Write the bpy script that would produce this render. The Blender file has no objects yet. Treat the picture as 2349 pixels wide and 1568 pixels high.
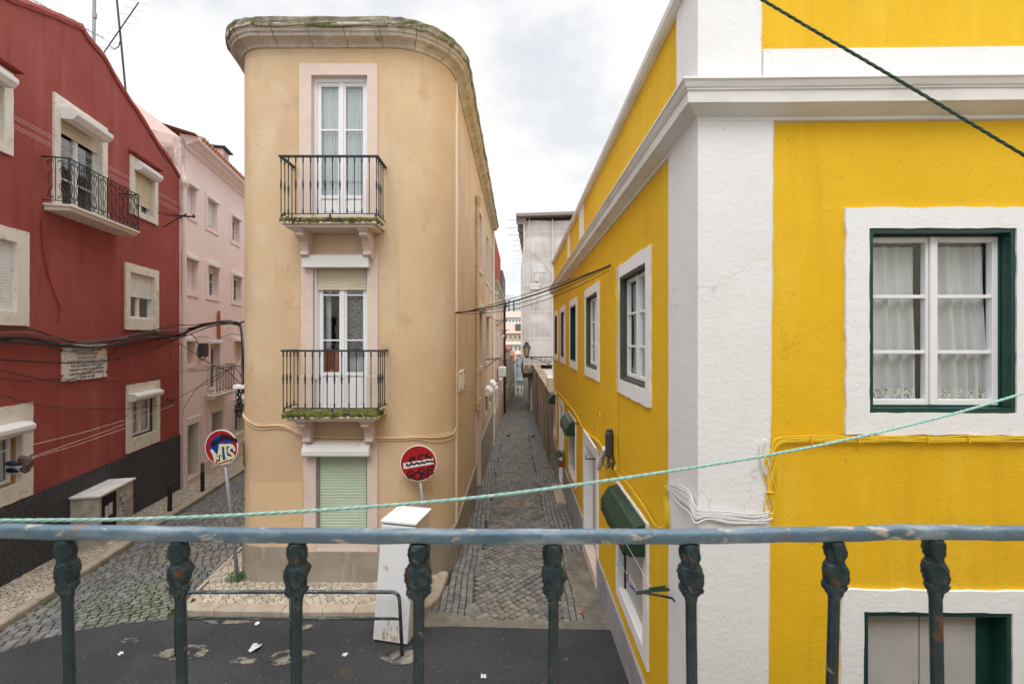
import bpy, bmesh, math, random
from mathutils import Vector, Matrix, noise as mnoise
random.seed(7)
rnd = random.random
def ru(a, b): return a + (b - a) * random.random()
SC = bpy.context.scene
COL = SC.collection
# ------------------------------------------------------------------ camera (eye at the origin, street about 4 m below)
FPX, U0, VH = 1000.0, 1174.5, 778.0
cam = bpy.data.cameras.new('camera'); co = bpy.data.objects.new('camera', cam); COL.objects.link(co)
co.location = (0, 0, 0); co.rotation_euler = (math.radians(90), 0, 0)
cam.sensor_width = 36; cam.lens = 36 * FPX / 2349.0; cam.shift_y = -6 / 2349.0
cam.clip_start = 0.05; cam.clip_end = 3000
cam.dof.use_dof = True; cam.dof.focus_distance = 6.5; cam.dof.aperture_fstop = 9.0
SC.camera = co
# ------------------------------------------------------------------ world: overcast sky with thin blue gaps
SUN_EL, SUN_AZ = math.radians(55), math.radians(187)      # azimuth clockwise from +Y
w = bpy.data.worlds.new("World"); SC.world = w; w.use_nodes = True
nt = w.node_tree; nt.nodes.clear()
N = nt.nodes.new; L = nt.links.new
out = N('ShaderNodeOutputWorld'); bg = N('ShaderNodeBackground'); bg.inputs[1].default_value = 0.10
sky = N('ShaderNodeTexSky'); sky.sky_type = 'NISHITA'; sky.sun_disc = False
sky.sun_elevation = SUN_EL; sky.sun_rotation = SUN_AZ; sky.air_density = 1.0; sky.dust_density = 2.0
tc = N('ShaderNodeTexCoord'); mp = N('ShaderNodeMapping'); mp.inputs['Scale'].default_value = (1.0, 1.0, 1.7)
L(tc.outputs['Generated'], mp.inputs[0])
n1 = N('ShaderNodeTexNoise'); n1.inputs['Scale'].default_value = 3.2; n1.inputs['Detail'].default_value = 7; n1.inputs['Roughness'].default_value = .55
L(mp.outputs[0], n1.inputs[0])
r1 = N('ShaderNodeMapRange'); r1.inputs[1].default_value = .33; r1.inputs[2].default_value = .50; r1.inputs[3].default_value = .80; r1.inputs[4].default_value = 1.0
r1.interpolation_type = 'SMOOTHSTEP'
L(n1.outputs[0], r1.inputs[0])
n2 = N('ShaderNodeTexNoise'); n2.inputs['Scale'].default_value = 1.6; n2.inputs['Detail'].default_value = 5; L(mp.outputs[0], n2.inputs[0])
cr = N('ShaderNodeValToRGB'); cr.color_ramp.elements[0].position = .35; cr.color_ramp.elements[0].color = (7.1, 7.25, 7.5, 1)
cr.color_ramp.elements[1].position = .62; cr.color_ramp.elements[1].color = (7.9, 7.9, 7.85, 1)
L(n2.outputs[0], cr.inputs[0])
mx = N('ShaderNodeMix'); mx.data_type = 'RGBA'; L(r1.outputs[0], mx.inputs[0]); L(sky.outputs[0], mx.inputs[6]); L(cr.outputs[0], mx.inputs[7])
sx = N('ShaderNodeSeparateXYZ'); L(tc.outputs['Generated'], sx.inputs[0])
zb = N('ShaderNodeMapRange'); zb.inputs[1].default_value = .60; zb.inputs[2].default_value = .92; zb.inputs[3].default_value = 1.0; zb.inputs[4].default_value = 2.9; zb.interpolation_type = 'SMOOTHSTEP'
L(sx.outputs[2], zb.inputs[0])
vm = N('ShaderNodeVectorMath'); vm.operation = 'SCALE'; L(mx.outputs[2], vm.inputs[0]); L(zb.outputs[0], vm.inputs['Scale'])
L(vm.outputs[0], bg.inputs[0]); L(bg.outputs[0], out.inputs[0])
# ------------------------------------------------------------------ sun through thin cloud
sl = bpy.data.lights.new('sun', 'SUN'); sl.energy = 1.15; sl.angle = math.radians(35); sl.color = (1, .965, .91)
so = bpy.data.objects.new('sun', sl); COL.objects.link(so)
sd = Vector((math.sin(SUN_AZ) * math.cos(SUN_EL), math.cos(SUN_AZ) * math.cos(SUN_EL), math.sin(SUN_EL)))
so.rotation_euler = (-sd).to_track_quat('-Z', 'Y').to_euler(); so.location = (-6, -12, 20)
SC.view_settings.view_transform = 'Standard'; SC.view_settings.look = 'None'; SC.view_settings.gamma = 1
SC.view_settings.exposure = 0.40
SC.render.engine = 'CYCLES'; SC.cycles.max_bounces = 6; SC.cycles.transparent_max_bounces = 12

# ------------------------------------------------------------------ materials
def S(r, g, b, k=1.0):
    def f(c):
        c /= 255.0
        return (c / 12.92 if c <= .04045 else ((c + .055) / 1.055) ** 2.4) * k
    return (f(r), f(g), f(b))
def pm(name, base, rough=.85, layers=(), bumps=(), spec=.3, metal=0, island=0.0, trans=0.0, crack=None):
    """procedural material; layers: (scale, colour, lo, hi, detail, (sx,sy,sz)); bumps: (scale, strength, distance)"""
    m = bpy.data.materials.new(name); m.use_nodes = True
    t = m.node_tree; b = t.nodes['Principled BSDF']; new = t.nodes.new; lk = t.links.new
    b.inputs['Roughness'].default_value = rough; b.inputs['Metallic'].default_value = metal
    b.inputs['Specular IOR Level'].default_value = spec
    g = new('ShaderNodeNewGeometry')
    rgb = new('ShaderNodeRGB'); rgb.outputs[0].default_value = (*base, 1); cur = rgb.outputs[0]
    for (sc, col, lo, hi, det, st) in layers:
        mpn = new('ShaderNodeMapping'); mpn.inputs['Scale'].default_value = st; lk(g.outputs['Position'], mpn.inputs[0])
        n = new('ShaderNodeTexNoise'); n.inputs['Scale'].default_value = sc; n.inputs['Detail'].default_value = det; n.inputs['Roughness'].default_value = .6
        lk(mpn.outputs[0], n.inputs[0])
        mr = new('ShaderNodeMapRange'); mr.inputs[1].default_value = lo; mr.inputs[2].default_value = hi; lk(n.outputs[0], mr.inputs[0])
        x = new('ShaderNodeMix'); x.data_type = 'RGBA'; lk(mr.outputs[0], x.inputs[0]); lk(cur, x.inputs[6]); x.inputs[7].default_value = (*col, 1)
        cur = x.outputs[2]
    if crack:
        sc, cc, wd = crack
        nz = new('ShaderNodeTexNoise'); nz.inputs['Scale'].default_value = 2.5; nz.inputs['Detail'].default_value = 5; lk(g.outputs['Position'], nz.inputs[0])
        ad = new('ShaderNodeVectorMath'); ad.operation = 'MULTIPLY_ADD'; lk(nz.outputs['Color'], ad.inputs[0]); ad.inputs[1].default_value = (.5, .5, .5); lk(g.outputs['Position'], ad.inputs[2])
        vo = new('ShaderNodeTexVoronoi'); vo.feature = 'DISTANCE_TO_EDGE'; vo.inputs['Scale'].default_value = sc; lk(ad.outputs[0], vo.inputs['Vector'])
        a = new('ShaderNodeMapRange'); a.inputs[1].default_value = 0; a.inputs[2].default_value = wd; a.inputs[3].default_value = 1; a.inputs[4].default_value = 0; lk(vo.outputs['Distance'], a.inputs[0])
        mk = new('ShaderNodeTexNoise'); mk.inputs['Scale'].default_value = .9; lk(g.outputs['Position'], mk.inputs[0])
        b2 = new('ShaderNodeMapRange'); b2.inputs[1].default_value = .5; b2.inputs[2].default_value = .62; lk(mk.outputs[0], b2.inputs[0])
        ml = new('ShaderNodeMath'); ml.operation = 'MULTIPLY'; lk(a.outputs[0], ml.inputs[0]); lk(b2.outputs[0], ml.inputs[1])
        x = new('ShaderNodeMix'); x.data_type = 'RGBA'; lk(ml.outputs[0], x.inputs[0]); lk(cur, x.inputs[6]); x.inputs[7].default_value = (*cc, 1); cur = x.outputs[2]
    if island:
        hs = new('ShaderNodeHueSaturation'); mr = new('ShaderNodeMapRange'); mr.inputs[3].default_value = 1 - island; mr.inputs[4].default_value = 1 + island
        lk(g.outputs['Random Per Island'], mr.inputs[0]); lk(mr.outputs[0], hs.inputs['Value']); lk(cur, hs.inputs['Color']); cur = hs.outputs[0]
    lk(cur, b.inputs['Base Color'])
    prev = None
    for (sc, st, dist) in bumps:
        n = new('ShaderNodeTexNoise'); n.inputs['Scale'].default_value = sc; n.inputs['Detail'].default_value = 4; lk(g.outputs['Position'], n.inputs[0])
        bu = new('ShaderNodeBump'); bu.inputs['Strength'].default_value = st; bu.inputs['Distance'].default_value = dist
        lk(n.outputs[0], bu.inputs['Height'])
        if prev: lk(prev, bu.inputs['Normal'])
        prev = bu.outputs[0]
    if prev: lk(prev, b.inputs['Normal'])
    if trans:
        o = t.nodes['Material Output']; tr = new('ShaderNodeBsdfTransparent'); ms = new('ShaderNodeMixShader'); ms.inputs[0].default_value = trans
        lk(b.outputs[0], ms.inputs[1]); lk(tr.outputs[0], ms.inputs[2]); lk(ms.outputs[0], o.inputs[0])
    return m
ONE = (1, 1, 1)
VERT = (1, 1, .18)
def glass_mat(name, tint=(.96, .98, .98), body=.0):
    m = bpy.data.materials.new(name); m.use_nodes = True; t = m.node_tree; t.nodes.clear(); new = t.nodes.new; lk = t.links.new
    o = new('ShaderNodeOutputMaterial'); tr = new('ShaderNodeBsdfTransparent'); tr.inputs[0].default_value = (*tint, 1)
    gl = new('ShaderNodeBsdfGlossy'); gl.inputs['Roughness'].default_value = .015; gl.inputs[0].default_value = (.9, .95, 1, 1)
    fr = new('ShaderNodeLayerWeight'); fr.inputs[0].default_value = .5
    pw_ = new('ShaderNodeMath'); pw_.operation = 'POWER'; pw_.inputs[1].default_value = 4.0; lk(fr.outputs['Facing'], pw_.inputs[0])
    mr = new('ShaderNodeMapRange'); mr.inputs[1].default_value = 0; mr.inputs[2].default_value = 1; mr.inputs[3].default_value = .14; mr.inputs[4].default_value = .95
    lk(pw_.outputs[0], mr.inputs[0])
    gn = new('ShaderNodeNewGeometry'); nn = new('ShaderNodeTexNoise'); nn.inputs['Scale'].default_value = 3; lk(gn.outputs['Position'], nn.inputs[0])
    bu = new('ShaderNodeBump'); bu.inputs['Strength'].default_value = .06; bu.inputs['Distance'].default_value = .02; lk(nn.outputs[0], bu.inputs['Height']); lk(bu.outputs[0], gl.inputs['Normal'])
    ms = new('ShaderNodeMixShader'); lk(mr.outputs[0], ms.inputs[0]); lk(tr.outputs[0], ms.inputs[1]); lk(gl.outputs[0], ms.inputs[2]); lk(ms.outputs[0], o.inputs[0])
    return m
M = {}
M['yellow'] = pm('yellow_render', (.78, .475, .014), .8, [(.8, (.76, .445, .010), .42, .66, 6, ONE), (4, (.81, .52, .04), .54, .8, 6, VERT), (20, (.62, .37, .015), .64, .74, 4, ONE), (3, (.69, .395, .012), .56, .74, 6, (1.4, 1.4, .1))], [(2.2, .4, .03), (38, .35, .008), (130, .25, .003)], crack=(.9, (.60, .35, .012), .006))
M['white'] = pm('white_limewash', (.80, .80, .80), .85, [(1.5, (.75, .75, .75), .45, .8, 5, ONE), (9, (.62, .61, .60), .68, .86, 5, ONE)], [(4, .2, .02), (26, .3, .012), (90, .25, .004)], crack=(1.3, (.62, .61, .60), .006))
M['whitewin'] = pm('white_chipped_surround', (.82, .82, .83), .85, [(14, (.6, .59, .57), .66, .8, 5, ONE)], [(14, .2, .02), (50, .3, .008)])
M['cornice_w'] = pm('white_cornice_render', (.82, .81, .78), .85, [(2.2, (.68, .66, .61), .45, .75, 6, (1, 1, 3)), (9, (.8, .8, .78), .5, .8, 4, ONE)], [(20, .3, .008)])
M['greyplinth'] = pm('grey_painted_plinth', S(160, 160, 165), .8, [(2, S(138, 136, 134), .45, .75, 5, ONE), (9, S(110, 105, 98), .62, .8, 5, (1, 1, .5))], [(30, .3, .006)])
M['red'] = pm('red_render', (.36, .088, .074), .85, [(.7, (.30, .062, .050), .38, .66, 6, ONE), (2.2, (.43, .13, .115), .55, .85, 5, VERT), (3, (.25, .055, .045), .56, .74, 6, (1.5, 1.5, .12)), (6, (.24, .03, .026), .68, .85, 5, ONE)], [(5, .25, .02), (40, .3, .006)])
M['reddark'] = pm('red_ledge_paint', (.28, .05, .042), .85, [(6, (.2, .022, .02), .5, .8, 4, ONE)], [(20, .3, .01)])
M['dado'] = pm('charcoal_roughcast', (.055, .056, .060), .95, [(24, (.13, .135, .145), .45, .75, 6, ONE), (2.0, (.055, .053, .05), .5, .8, 4, ONE)], [(42, .9, .03)])
M['pink'] = pm('pale_pink_render', (.90, .74, .715), .85, [(.9, (.85, .68, .65), .4, .75, 5, ONE), (4, (.84, .72, .7), .5, .8, 4, VERT)], [(30, .15, .005)])
M['pinkdirty'] = pm('stained_pink_render', (.68, .58, .54), .9, [(2.0, (.26, .21, .17), .46, .64, 8, ONE), (7, (.7, .6, .56), .5, .8, 4, VERT)], [(20, .3, .01)])
M['beige'] = pm('beige_render', (.655, .485, .305), .85, [(3, (.56, .41, .265), .58, .76, 6, (1.4, 1.4, .12)), (.6, (.60, .42, .26), .40, .62, 6, ONE), (1.3, (.69, .54, .40), .50, .72, 6, (1, 1, .45)), (1.5, (.46, .31, .175), .60, .80, 8, (1.2, 1.2, .8)), (.7, (.62, .42, .24), .52, .7, 4, ONE), (26, (.50, .33, .18), .62, .72, 3, ONE)], [(4, .2, .02), (45, .25, .005)], crack=(.7, (.42, .27, .14), .004))
M['beigepatch'] = pm('repainted_beige', (.68, .49, .29), .85, [(2, (.62, .44, .26), .5, .85, 6, ONE)], [(30, .25, .006)])
M['plinth'] = pm('worn_grey_plinth', (.36, .31, .25), .9, [(1.8, (.26, .225, .18), .4, .7, 7, ONE), (5, (.46, .42, .35), .56, .8, 5, VERT), (3, (.16, .14, .1), .68, .85, 7, (1, 1, .4))], [(25, .3, .01)])
M['stonepink'] = pm('pinkish_limestone', (.71, .575, .50), .8, [(3, (.6, .47, .40), .5, .78, 6, ONE), (12, (.78, .68, .6), .55, .8, 4, ONE)], [(40, .2, .004)])
M['stone'] = pm('old_limestone', (.78, .735, .645), .85, [(6, (.52, .46, .36), .55, .72, 8, ONE), (2, (.82, .79, .72), .5, .8, 4, ONE)], [(30, .4, .01)])
M['stonecorn'] = pm('weathered_cornice_stone', (.54, .475, .40), .9, [(2.5, (.44, .385, .32), .42, .66, 7, ONE), (3.5, (.68, .62, .55), .52, .7, 5, ONE), (6, (.22, .20, .14), .58, .74, 8, (1, 1, .5)), (14, (.15, .17, .06), .66, .72, 5, ONE)], [(25, .4, .012)])
M['mossy'] = pm('mossy_stone', (.36, .32, .26), .95, [(4, (.17, .165, .085), .40, .60, 8, ONE), (3, (.11, .10, .08), .54, .68, 7, ONE), (15, (.16, .18, .05), .58, .68, 4, ONE)], [(40, .9, .03)])
M['moss'] = pm('green_moss', (.12, .135, .022), .95, [(30, (.24, .25, .05), .5, .66, 4, ONE), (9, (.06, .055, .03), .48, .56, 5, ONE), (6, (.36, .32, .25), .60, .65, 8, ONE)], [(60, 1, .02)])
M['pvc'] = pm('white_frame_paint', (.83, .83, .85), .4, [(9, (.78, .78, .78), .5, .9, 3, ONE)], [], spec=.4)
M['oldwhite'] = pm('flaking_white_paint', (.80, .79, .77), .7, [(7, (.55, .52, .47), .60, .78, 7, ONE), (30, (.45, .42, .38), .7, .8, 3, ONE)], [(30, .3, .006)])
M['shutw'] = pm('white_shutter_slats', (.78, .78, .78), .55, [(4, (.66, .65, .62), .5, .8, 4, ONE)], [])
M['shutcream'] = pm('cream_shutter_slats', (.70, .62, .47), .55, [(5, (.58, .49, .34), .5, .8, 5, ONE)], [])
M['shutgreen'] = pm('pale_green_shutter_slats', (.50, .60, .44), .5, [(1.5, (.56, .65, .49), .4, .7, 3, (1, 1, 3)), (8, (.38, .46, .28), .65, .8, 6, (1, 1, .5))], [])
M['greenframe'] = pm('dark_green_frame_paint', (.008, .050, .040), .35, [(9, (.016, .075, .062), .55, .8, 5, ONE), (30, (.2, .26, .24), .72, .8, 4, ONE)], [], spec=.5)
M['greenbox'] = pm('bottle_green_metal', (.010, .042, .026), .38, [(6, (.018, .065, .042), .5, .75, 5, ONE), (20, (.06, .10, .08), .68, .8, 4, ONE)], [(20, .15, .01)], spec=.5)
M['olive'] = pm('dark_olive_frame', (.075, .085, .06), .5, [(9, (.11, .12, .09), .5, .8, 4, ONE)], [])
M['panelgrey'] = pm('grey_white_board', (.50, .49, .47), .6, [(2, (.44, .43, .41), .4, .7, 5, ONE), (12, (.36, .34, .31), .66, .8, 5, ONE)], [(10, .1, .01)])
M['wood'] = pm('brown_varnished_wood', (.10, .045, .025), .5, [(5, (.16, .08, .045), .5, .8, 4, (1, 1, 5))], [])
M['tanwood'] = pm('tan_wood_frame', (.33, .22, .11), .6, [(5, (.2, .12, .06), .5, .8, 4, (4, 4, .5))], [])
M['dark'] = pm('unlit_room_dark', (.018, .017, .016), .9, [(2, (.04, .035, .03), .4, .7, 3, ONE)], [])  # near-black colour standing in for unlit interiors
M['brownblind'] = pm('brown_inner_blind', (.22, .075, .03), .6, [(4, (.16, .05, .02), .5, .7, 4, ONE)], [])
M['curtain'] = pm('sheer_white_curtain', (.74, .78, .79), .9, [(3, (.60, .66, .68), .4, .7, 3, (3, 3, .2))], [], trans=.22)
M['curtainlace'] = pm('lace_curtain', (.26, .26, .25), .9, [(45, (.08, .08, .08), .45, .58, 1, ONE)], [], trans=.15)
M['lacehem'] = pm('lace_hem', (.62, .64, .60), .9, [(90, (.12, .13, .12), .5, .6, 1, ONE)], [])
M['glass'] = glass_mat('window_glass')
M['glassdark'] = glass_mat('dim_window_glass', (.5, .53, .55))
M['iron'] = pm('dark_green_wrought_iron', (.018, .028, .030), .45, [(20, (.05, .07, .07), .6, .8, 4, ONE)], [], spec=.5)
M['ironworn'] = pm('flaked_pale_ironwork', (.42, .37, .32), .7, [(30, (.10, .08, .065), .48, .56, 4, ONE)], [])
M['ironblack'] = pm('black_wrought_iron', (.012, .013, .014), .5, [(20, (.05, .04, .035), .62, .8, 4, ONE)], [], spec=.5)
M['railpaint'] = pm('blue_green_rail_paint', (.135, .215, .28), .38, [(7, (.085, .15, .20), .4, .65, 6, ONE), (24, (.33, .40, .44), .50, .68, 9, (.35, 1, 1)), (70, (.46, .43, .36), .59, .64, 8, (.4, 1, 1)), (40, (.28, .14, .07), .66, .70, 7, ONE)], [(90, .5, .004), (22, .3, .006)], spec=.5)
M['barrier'] = pm('worn_dark_green_tube', (.030, .048, .052), .45, [(16, (.12, .17, .18), .5, .66, 7, (.4, 1, 1)), (30, (.26, .27, .26), .60, .66, 6, (.4, 1, 1))], [(60, .3, .003)], spec=.5)
M['castiron'] = pm('dark_teal_cast_iron', (.012, .032, .040), .42, [(30, (.022, .060, .066), .45, .7, 6, ONE), (30, (.14, .055, .018), .60, .66, 6, ONE), (44, (.20, .19, .13), .66, .70, 6, ONE)], [(70, .6, .004)], spec=.5)
M['rope1'] = pm('mint_nylon_rope', (.33, .56, .50), .65, [(60, (.55, .74, .69), .5, .8, 3, ONE)], [])
M['rope2'] = pm('dark_green_rope', (.045, .095, .065), .7, [(60, (.10, .16, .12), .5, .8, 3, ONE)], [])
M['cable'] = pm('black_cable_sheath', (.018, .018, .020), .55, [(4, (.04, .04, .045), .5, .8, 3, ONE)], [])
M['cablegrey'] = pm('grey_cable_sheath', (.16, .15, .145), .6, [(4, (.22, .21, .2), .5, .8, 3, ONE)], [])
M['cableyel'] = pm('yellow_painted_cable', (.82, .55, .03), .6, [(8, (.62, .40, .03), .5, .8, 3, ONE)], [])
M['cablewhite'] = pm('white_painted_cable', (.76, .76, .77), .6, [(8, (.6, .6, .6), .5, .8, 3, ONE)], [])
M['cablebeige'] = pm('beige_painted_cable', (.74, .56, .36), .7, [(8, (.6, .43, .26), .5, .8, 3, ONE)], [])
M['stripcream'] = pm('cream_pipe_paint', (.84, .78, .66), .7, [(4, (.7, .62, .5), .55, .8, 6, VERT)], [])
M['steel'] = pm('galvanised_steel', (.33, .35, .37), .5, [(12, (.22, .23, .24), .5, .75, 5, ONE)], [], metal=.4, spec=.5)
M['signred'] = pm('sign_red', (.38, .008, .012), .45, [(6, (.30, .006, .01), .4, .7, 4, ONE), (45, (.6, .3, .28), .73, .77, 2, ONE)], [], spec=.4)
M['signwhite'] = pm('sign_white', (.74, .70, .67), .5, [(9, (.6, .56, .53), .5, .8, 4, ONE)], [])
M['signblue'] = pm('sign_blue', (.008, .045, .30), .45, [(9, (.006, .03, .22), .4, .7, 4, ONE)], [])
M['spraycream'] = pm('cream_spray_paint', (.68, .66, .40), .6, [(30, (.62, .68, .5), .45, .7, 3, ONE)], [])
M['sprayblack'] = pm('black_spray_paint', (.012, .012, .014), .5, [(30, (.02, .02, .03), .5, .7, 3, ONE)], [])
M['fridge'] = pm('white_enamel', (.80, .81, .82), .35, [(2.3, (.76, .75, .68), .5, .75, 5, ONE), (4.5, (.40, .26, .12), .64, .74, 8, (1, 1, .7)), (30, (.5, .48, .42), .66, .7, 3, ONE)], [], spec=.5)
M['ruststain'] = pm('rust_stain', (.50, .37, .22), .8, [(20, (.66, .58, .44), .45, .6, 5, ONE)], [])
M['fridgeside'] = pm('yellowed_enamel', (.72, .68, .54), .45, [(3, (.6, .55, .42), .5, .8, 5, ONE)], [])
M['concrete'] = pm('weathered_concrete', (.56, .51, .44), .9, [(4, (.34, .30, .25), .4, .7, 7, ONE), (9, (.2, .18, .14), .68, .82, 7, VERT)], [(30, .3, .01)])
M['concretelight'] = pm('pale_concrete_top', (.78, .76, .72), .9, [(5, (.5, .48, .43), .5, .8, 6, ONE)], [(30, .2, .01)])
M['poster'] = pm('black_poster', (.014, .014, .016), .6, [(20, (.05, .05, .05), .68, .8, 3, ONE)], [])
M['paper'] = pm('pasted_white_paper', (.62, .62, .62), .9, [(16, (.35, .34, .33), .55, .75, 6, ONE)], [(30, .4, .01)])
M['marble'] = pm('marble_plaque', (.88, .85, .81), .6, [(8, (.52, .48, .45), .5, .8, 6, ONE)], [])
M['inscr'] = pm('inscription_grey', (.11, .105, .10), .8, [(9, (.16, .15, .15), .4, .7, 3, ONE)], [])
M['bollard'] = pm('black_bollard_paint', (.012, .018, .016), .4, [(12, (.04, .045, .04), .6, .8, 4, ONE)], [], spec=.5)
M['bollardtop'] = pm('worn_bollard_band', (.2, .2, .17), .5, [(40, (.02, .02, .02), .48, .56, 4, ONE)], [])
M['asphalt'] = pm('fresh_asphalt', (.030, .030, .034), .85, [(1.2, (.050, .049, .051), .4, .65, 7, ONE), (.5, (.07, .066, .062), .55, .72, 5, ONE), (90, (.065, .065, .07), .50, .64, 2, ONE), (44, (.34, .33, .32), .705, .73, 2, ONE), (13, (.20, .19, .18), .68, .73, 6, ONE)], [(70, .9, .02), (9, .3, .03)], spec=.35)
M['cobble'] = pm('grey_basalt_setts', (.195, .192, .192), .6, [(6, (.135, .135, .142), .4, .7, 5, ONE), (1.0, (.21, .185, .145), .45, .75, 5, ONE)], [(50, .5, .01)], island=.27, spec=.4)
M['cobblew'] = pm('brownish_setts', (.185, .178, .162), .6, [(6, (.13, .128, .125), .4, .7, 5, ONE), (.9, (.26, .215, .165), .52, .75, 5, ONE)], [(50, .5, .01)], island=.3, spec=.4)
M['calcada'] = pm('cream_limestone_setts', (.47, .41, .33), .7, [(3, (.38, .32, .25), .45, .75, 5, ONE)], [(50, .4, .008)], island=.25)
M['earth'] = pm('dark_joint_earth', (.055, .052, .042), .95, [(7, (.05, .075, .02), .50, .62, 6, ONE), (2, (.085, .075, .055), .5, .75, 5, ONE)], [(60, .6, .02)])
M['sandjoint'] = pm('sandy_joint', (.12, .10, .07), .95, [(6, (.075, .085, .03), .58, .7, 6, ONE)], [(60, .6, .01)])
M['farcobble'] = pm('distant_cobbles', (.13, .125, .115), .7, [(9, (.20, .19, .165), .5, .6, 3, (1, .6, 1)), (.35, (.17, .20, .08), .50, .64, 4, ONE), (3, (.08, .08, .075), .5, .7, 3, ONE)], [(12, .8, .03)])
M['kerb'] = pm('limestone_kerb', (.42, .36, .285), .85, [(5, (.30, .25, .19), .45, .7, 7, ONE), (2.2, (.44, .29, .20), .55, .8, 5, ONE)], [(30, .5, .01)], island=.12)
M['concpatch'] = pm('mortar_patch', (.17, .155, .13), .95, [(6, (.13, .12, .10), .45, .62, 8, ONE), (2.2, (.25, .225, .19), .5, .7, 6, ONE), (35, (.5, .48, .44), .7, .76, 3, ONE)], [(30, .5, .01)])
M['concpale'] = pm('pale_mortar_splash', (.22, .20, .165), .95, [(5, (.30, .27, .22), .5, .6, 6, ONE), (8, (.036, .036, .039), .42, .58, 9, ONE)], [(30, .6, .01)])
M['tilefar'] = pm('far_hazed_tiles', (.62, .42, .35), .9, [(1.2, (.54, .36, .30), .4, .7, 5, ONE), (5, (.68, .50, .42), .5, .8, 4, ONE)], [])  # distance haze put into the tile colour: paler and less saturated
M['leaf'] = pm('weed_leaf', (.06, .14, .025), .7, [(30, (.13, .22, .05), .5, .8, 2, ONE)], [], island=.35)
M['tile'] = pm('clay_roof_tile', (.40, .15, .085), .85, [(5, (.28, .13, .08), .45, .7, 5, ONE), (2, (.16, .13, .09), .6, .8, 5, ONE)], [(30, .4, .01)])
M['net'] = pm('scaffold_netting', (.62, .585, .57), .95, [(.5, (.70, .68, .67), .4, .7, 4, (1, 1, .4)), (1.6, (.56, .52, .50), .50, .68, 5, (2.4, 1, .12)), (40, (.56, .52, .50), .5, .7, 1, (1, 1, .2))], [(2, .35, .1)])
M['netroof'] = pm('corrugated_canopy', (.33, .29, .275), .7, [(3, (.27, .235, .22), .4, .7, 3, ONE)], [])
M['netwhite'] = pm('lit_net_tone', (.72, .71, .72), .9, [(3, (.6, .59, .58), .5, .7, 3, ONE)], [])
M['brownwall'] = pm('stained_brown_wall', (.38, .315, .25), .95, [(1.1, (.17, .12, .085), .42, .66, 7, VERT), (3, (.42, .36, .29), .55, .8, 6, ONE)], [(12, .5, .03)])
M['rosewall'] = pm('peeling_rose_wall', (.58, .40, .32), .9, [(.9, (.55, .40, .30), .42, .68, 6, VERT), (3, (.30, .2, .16), .58, .8, 7, ONE)], [(12, .3, .02)])
M['redfar'] = pm('brick_red_cladding', (.42, .075, .055), .8, [(2, (.34, .06, .05), .5, .8, 4, ONE)], [])
M['slate'] = pm('grey_cladding', (.16, .17, .19), .7, [(2, (.22, .23, .25), .5, .8, 4, ONE)], [])
M['pipered'] = pm('oxblood_pipe', (.085, .012, .014), .5, [(3, (.06, .01, .012), .5, .8, 4, ONE)], [])
M['ochre'] = pm('pale_ochre_wall', (.74, .63, .46), .9, [(1, (.5, .37, .24), .4, .7, 5, VERT)], [])
M['palewall'] = pm('off_white_wall', (.78, .76, .72), .9, [(1, (.52, .49, .45), .45, .75, 5, VERT)], [])
M['bluewall'] = pm('blue_shade_wall', (.42, .52, .66), .9, [(1.5, (.62, .66, .72), .45, .65, 4, ONE)], [])  # bluish shade put into the colour of a whitish wall
M['creamfar'] = pm('cream_wall', (.80, .74, .60), .9, [(1, (.58, .5, .36), .45, .75, 5, VERT)], [])
M['whitefar'] = pm('white_tower_wall', (.72, .75, .78), .9, [(.5, (.64, .67, .7), .4, .7, 3, ONE)], [])
M['lampgreen'] = pm('lamp_green_iron', (.02, .065, .055), .5, [(20, (.04, .09, .08), .5, .8, 3, ONE)], [])
M['lampglass'] = pm('frosted_lamp_glass', (.60, .52, .40), .25, [(5, (.5, .44, .34), .4, .7, 3, ONE)], [])
M['skin'] = pm('skin', (.42, .24, .17), .6, [(9, (.36, .2, .14), .5, .8, 3, ONE)], [])
M['cloth1'] = pm('navy_clothes', (.03, .04, .09), .9, [(9, (.05, .06, .12), .5, .8, 3, ONE)], [])
M['cloth2'] = pm('white_shirt_cloth', (.62, .62, .62), .9, [(9, (.5, .5, .5), .5, .8, 3, ONE)], [])
M['cloth3'] = pm('brown_jacket_cloth', (.13, .085, .075), .95, [(14, (.20, .14, .13), .5, .75, 4, ONE)], [(50, .6, .01)])
M['shoe'] = pm('navy_shoe', (.012, .018, .045), .6, [(20, (.03, .05, .1), .55, .8, 3, ONE)], [])
M['shoesole'] = pm('white_rubber_sole', (.66, .67, .7), .6, [(9, (.5, .5, .5), .5, .8, 3, ONE)], [])
M['pegteal'] = pm('teal_plastic', (.02, .40, .48), .4, [(9, (.03, .5, .55), .5, .8, 2, ONE)], [])
M['pegblue'] = pm('blue_plastic', (.02, .07, .48), .4, [(9, (.03, .1, .55), .5, .8, 2, ONE)], [])
M['pegorange'] = pm('orange_plastic', (.65, .14, .04), .4, [(9, (.7, .2, .05), .5, .8, 2, ONE)], [])
M['rustcloth'] = pm('orange_faded_cloth', (.42, .09, .05), .9, [(20, (.6, .25, .14), .5, .7, 4, ONE)], [])
M['boxgrey'] = pm('dark_grey_plastic', (.05, .05, .052), .6, [(9, (.10, .10, .10), .5, .8, 4, ONE)], [])
M['manhole'] = pm('cast_manhole', (.055, .045, .038), .8, [(30, (.12, .10, .085), .5, .7, 4, ONE)], [(60, .8, .01)])

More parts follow.
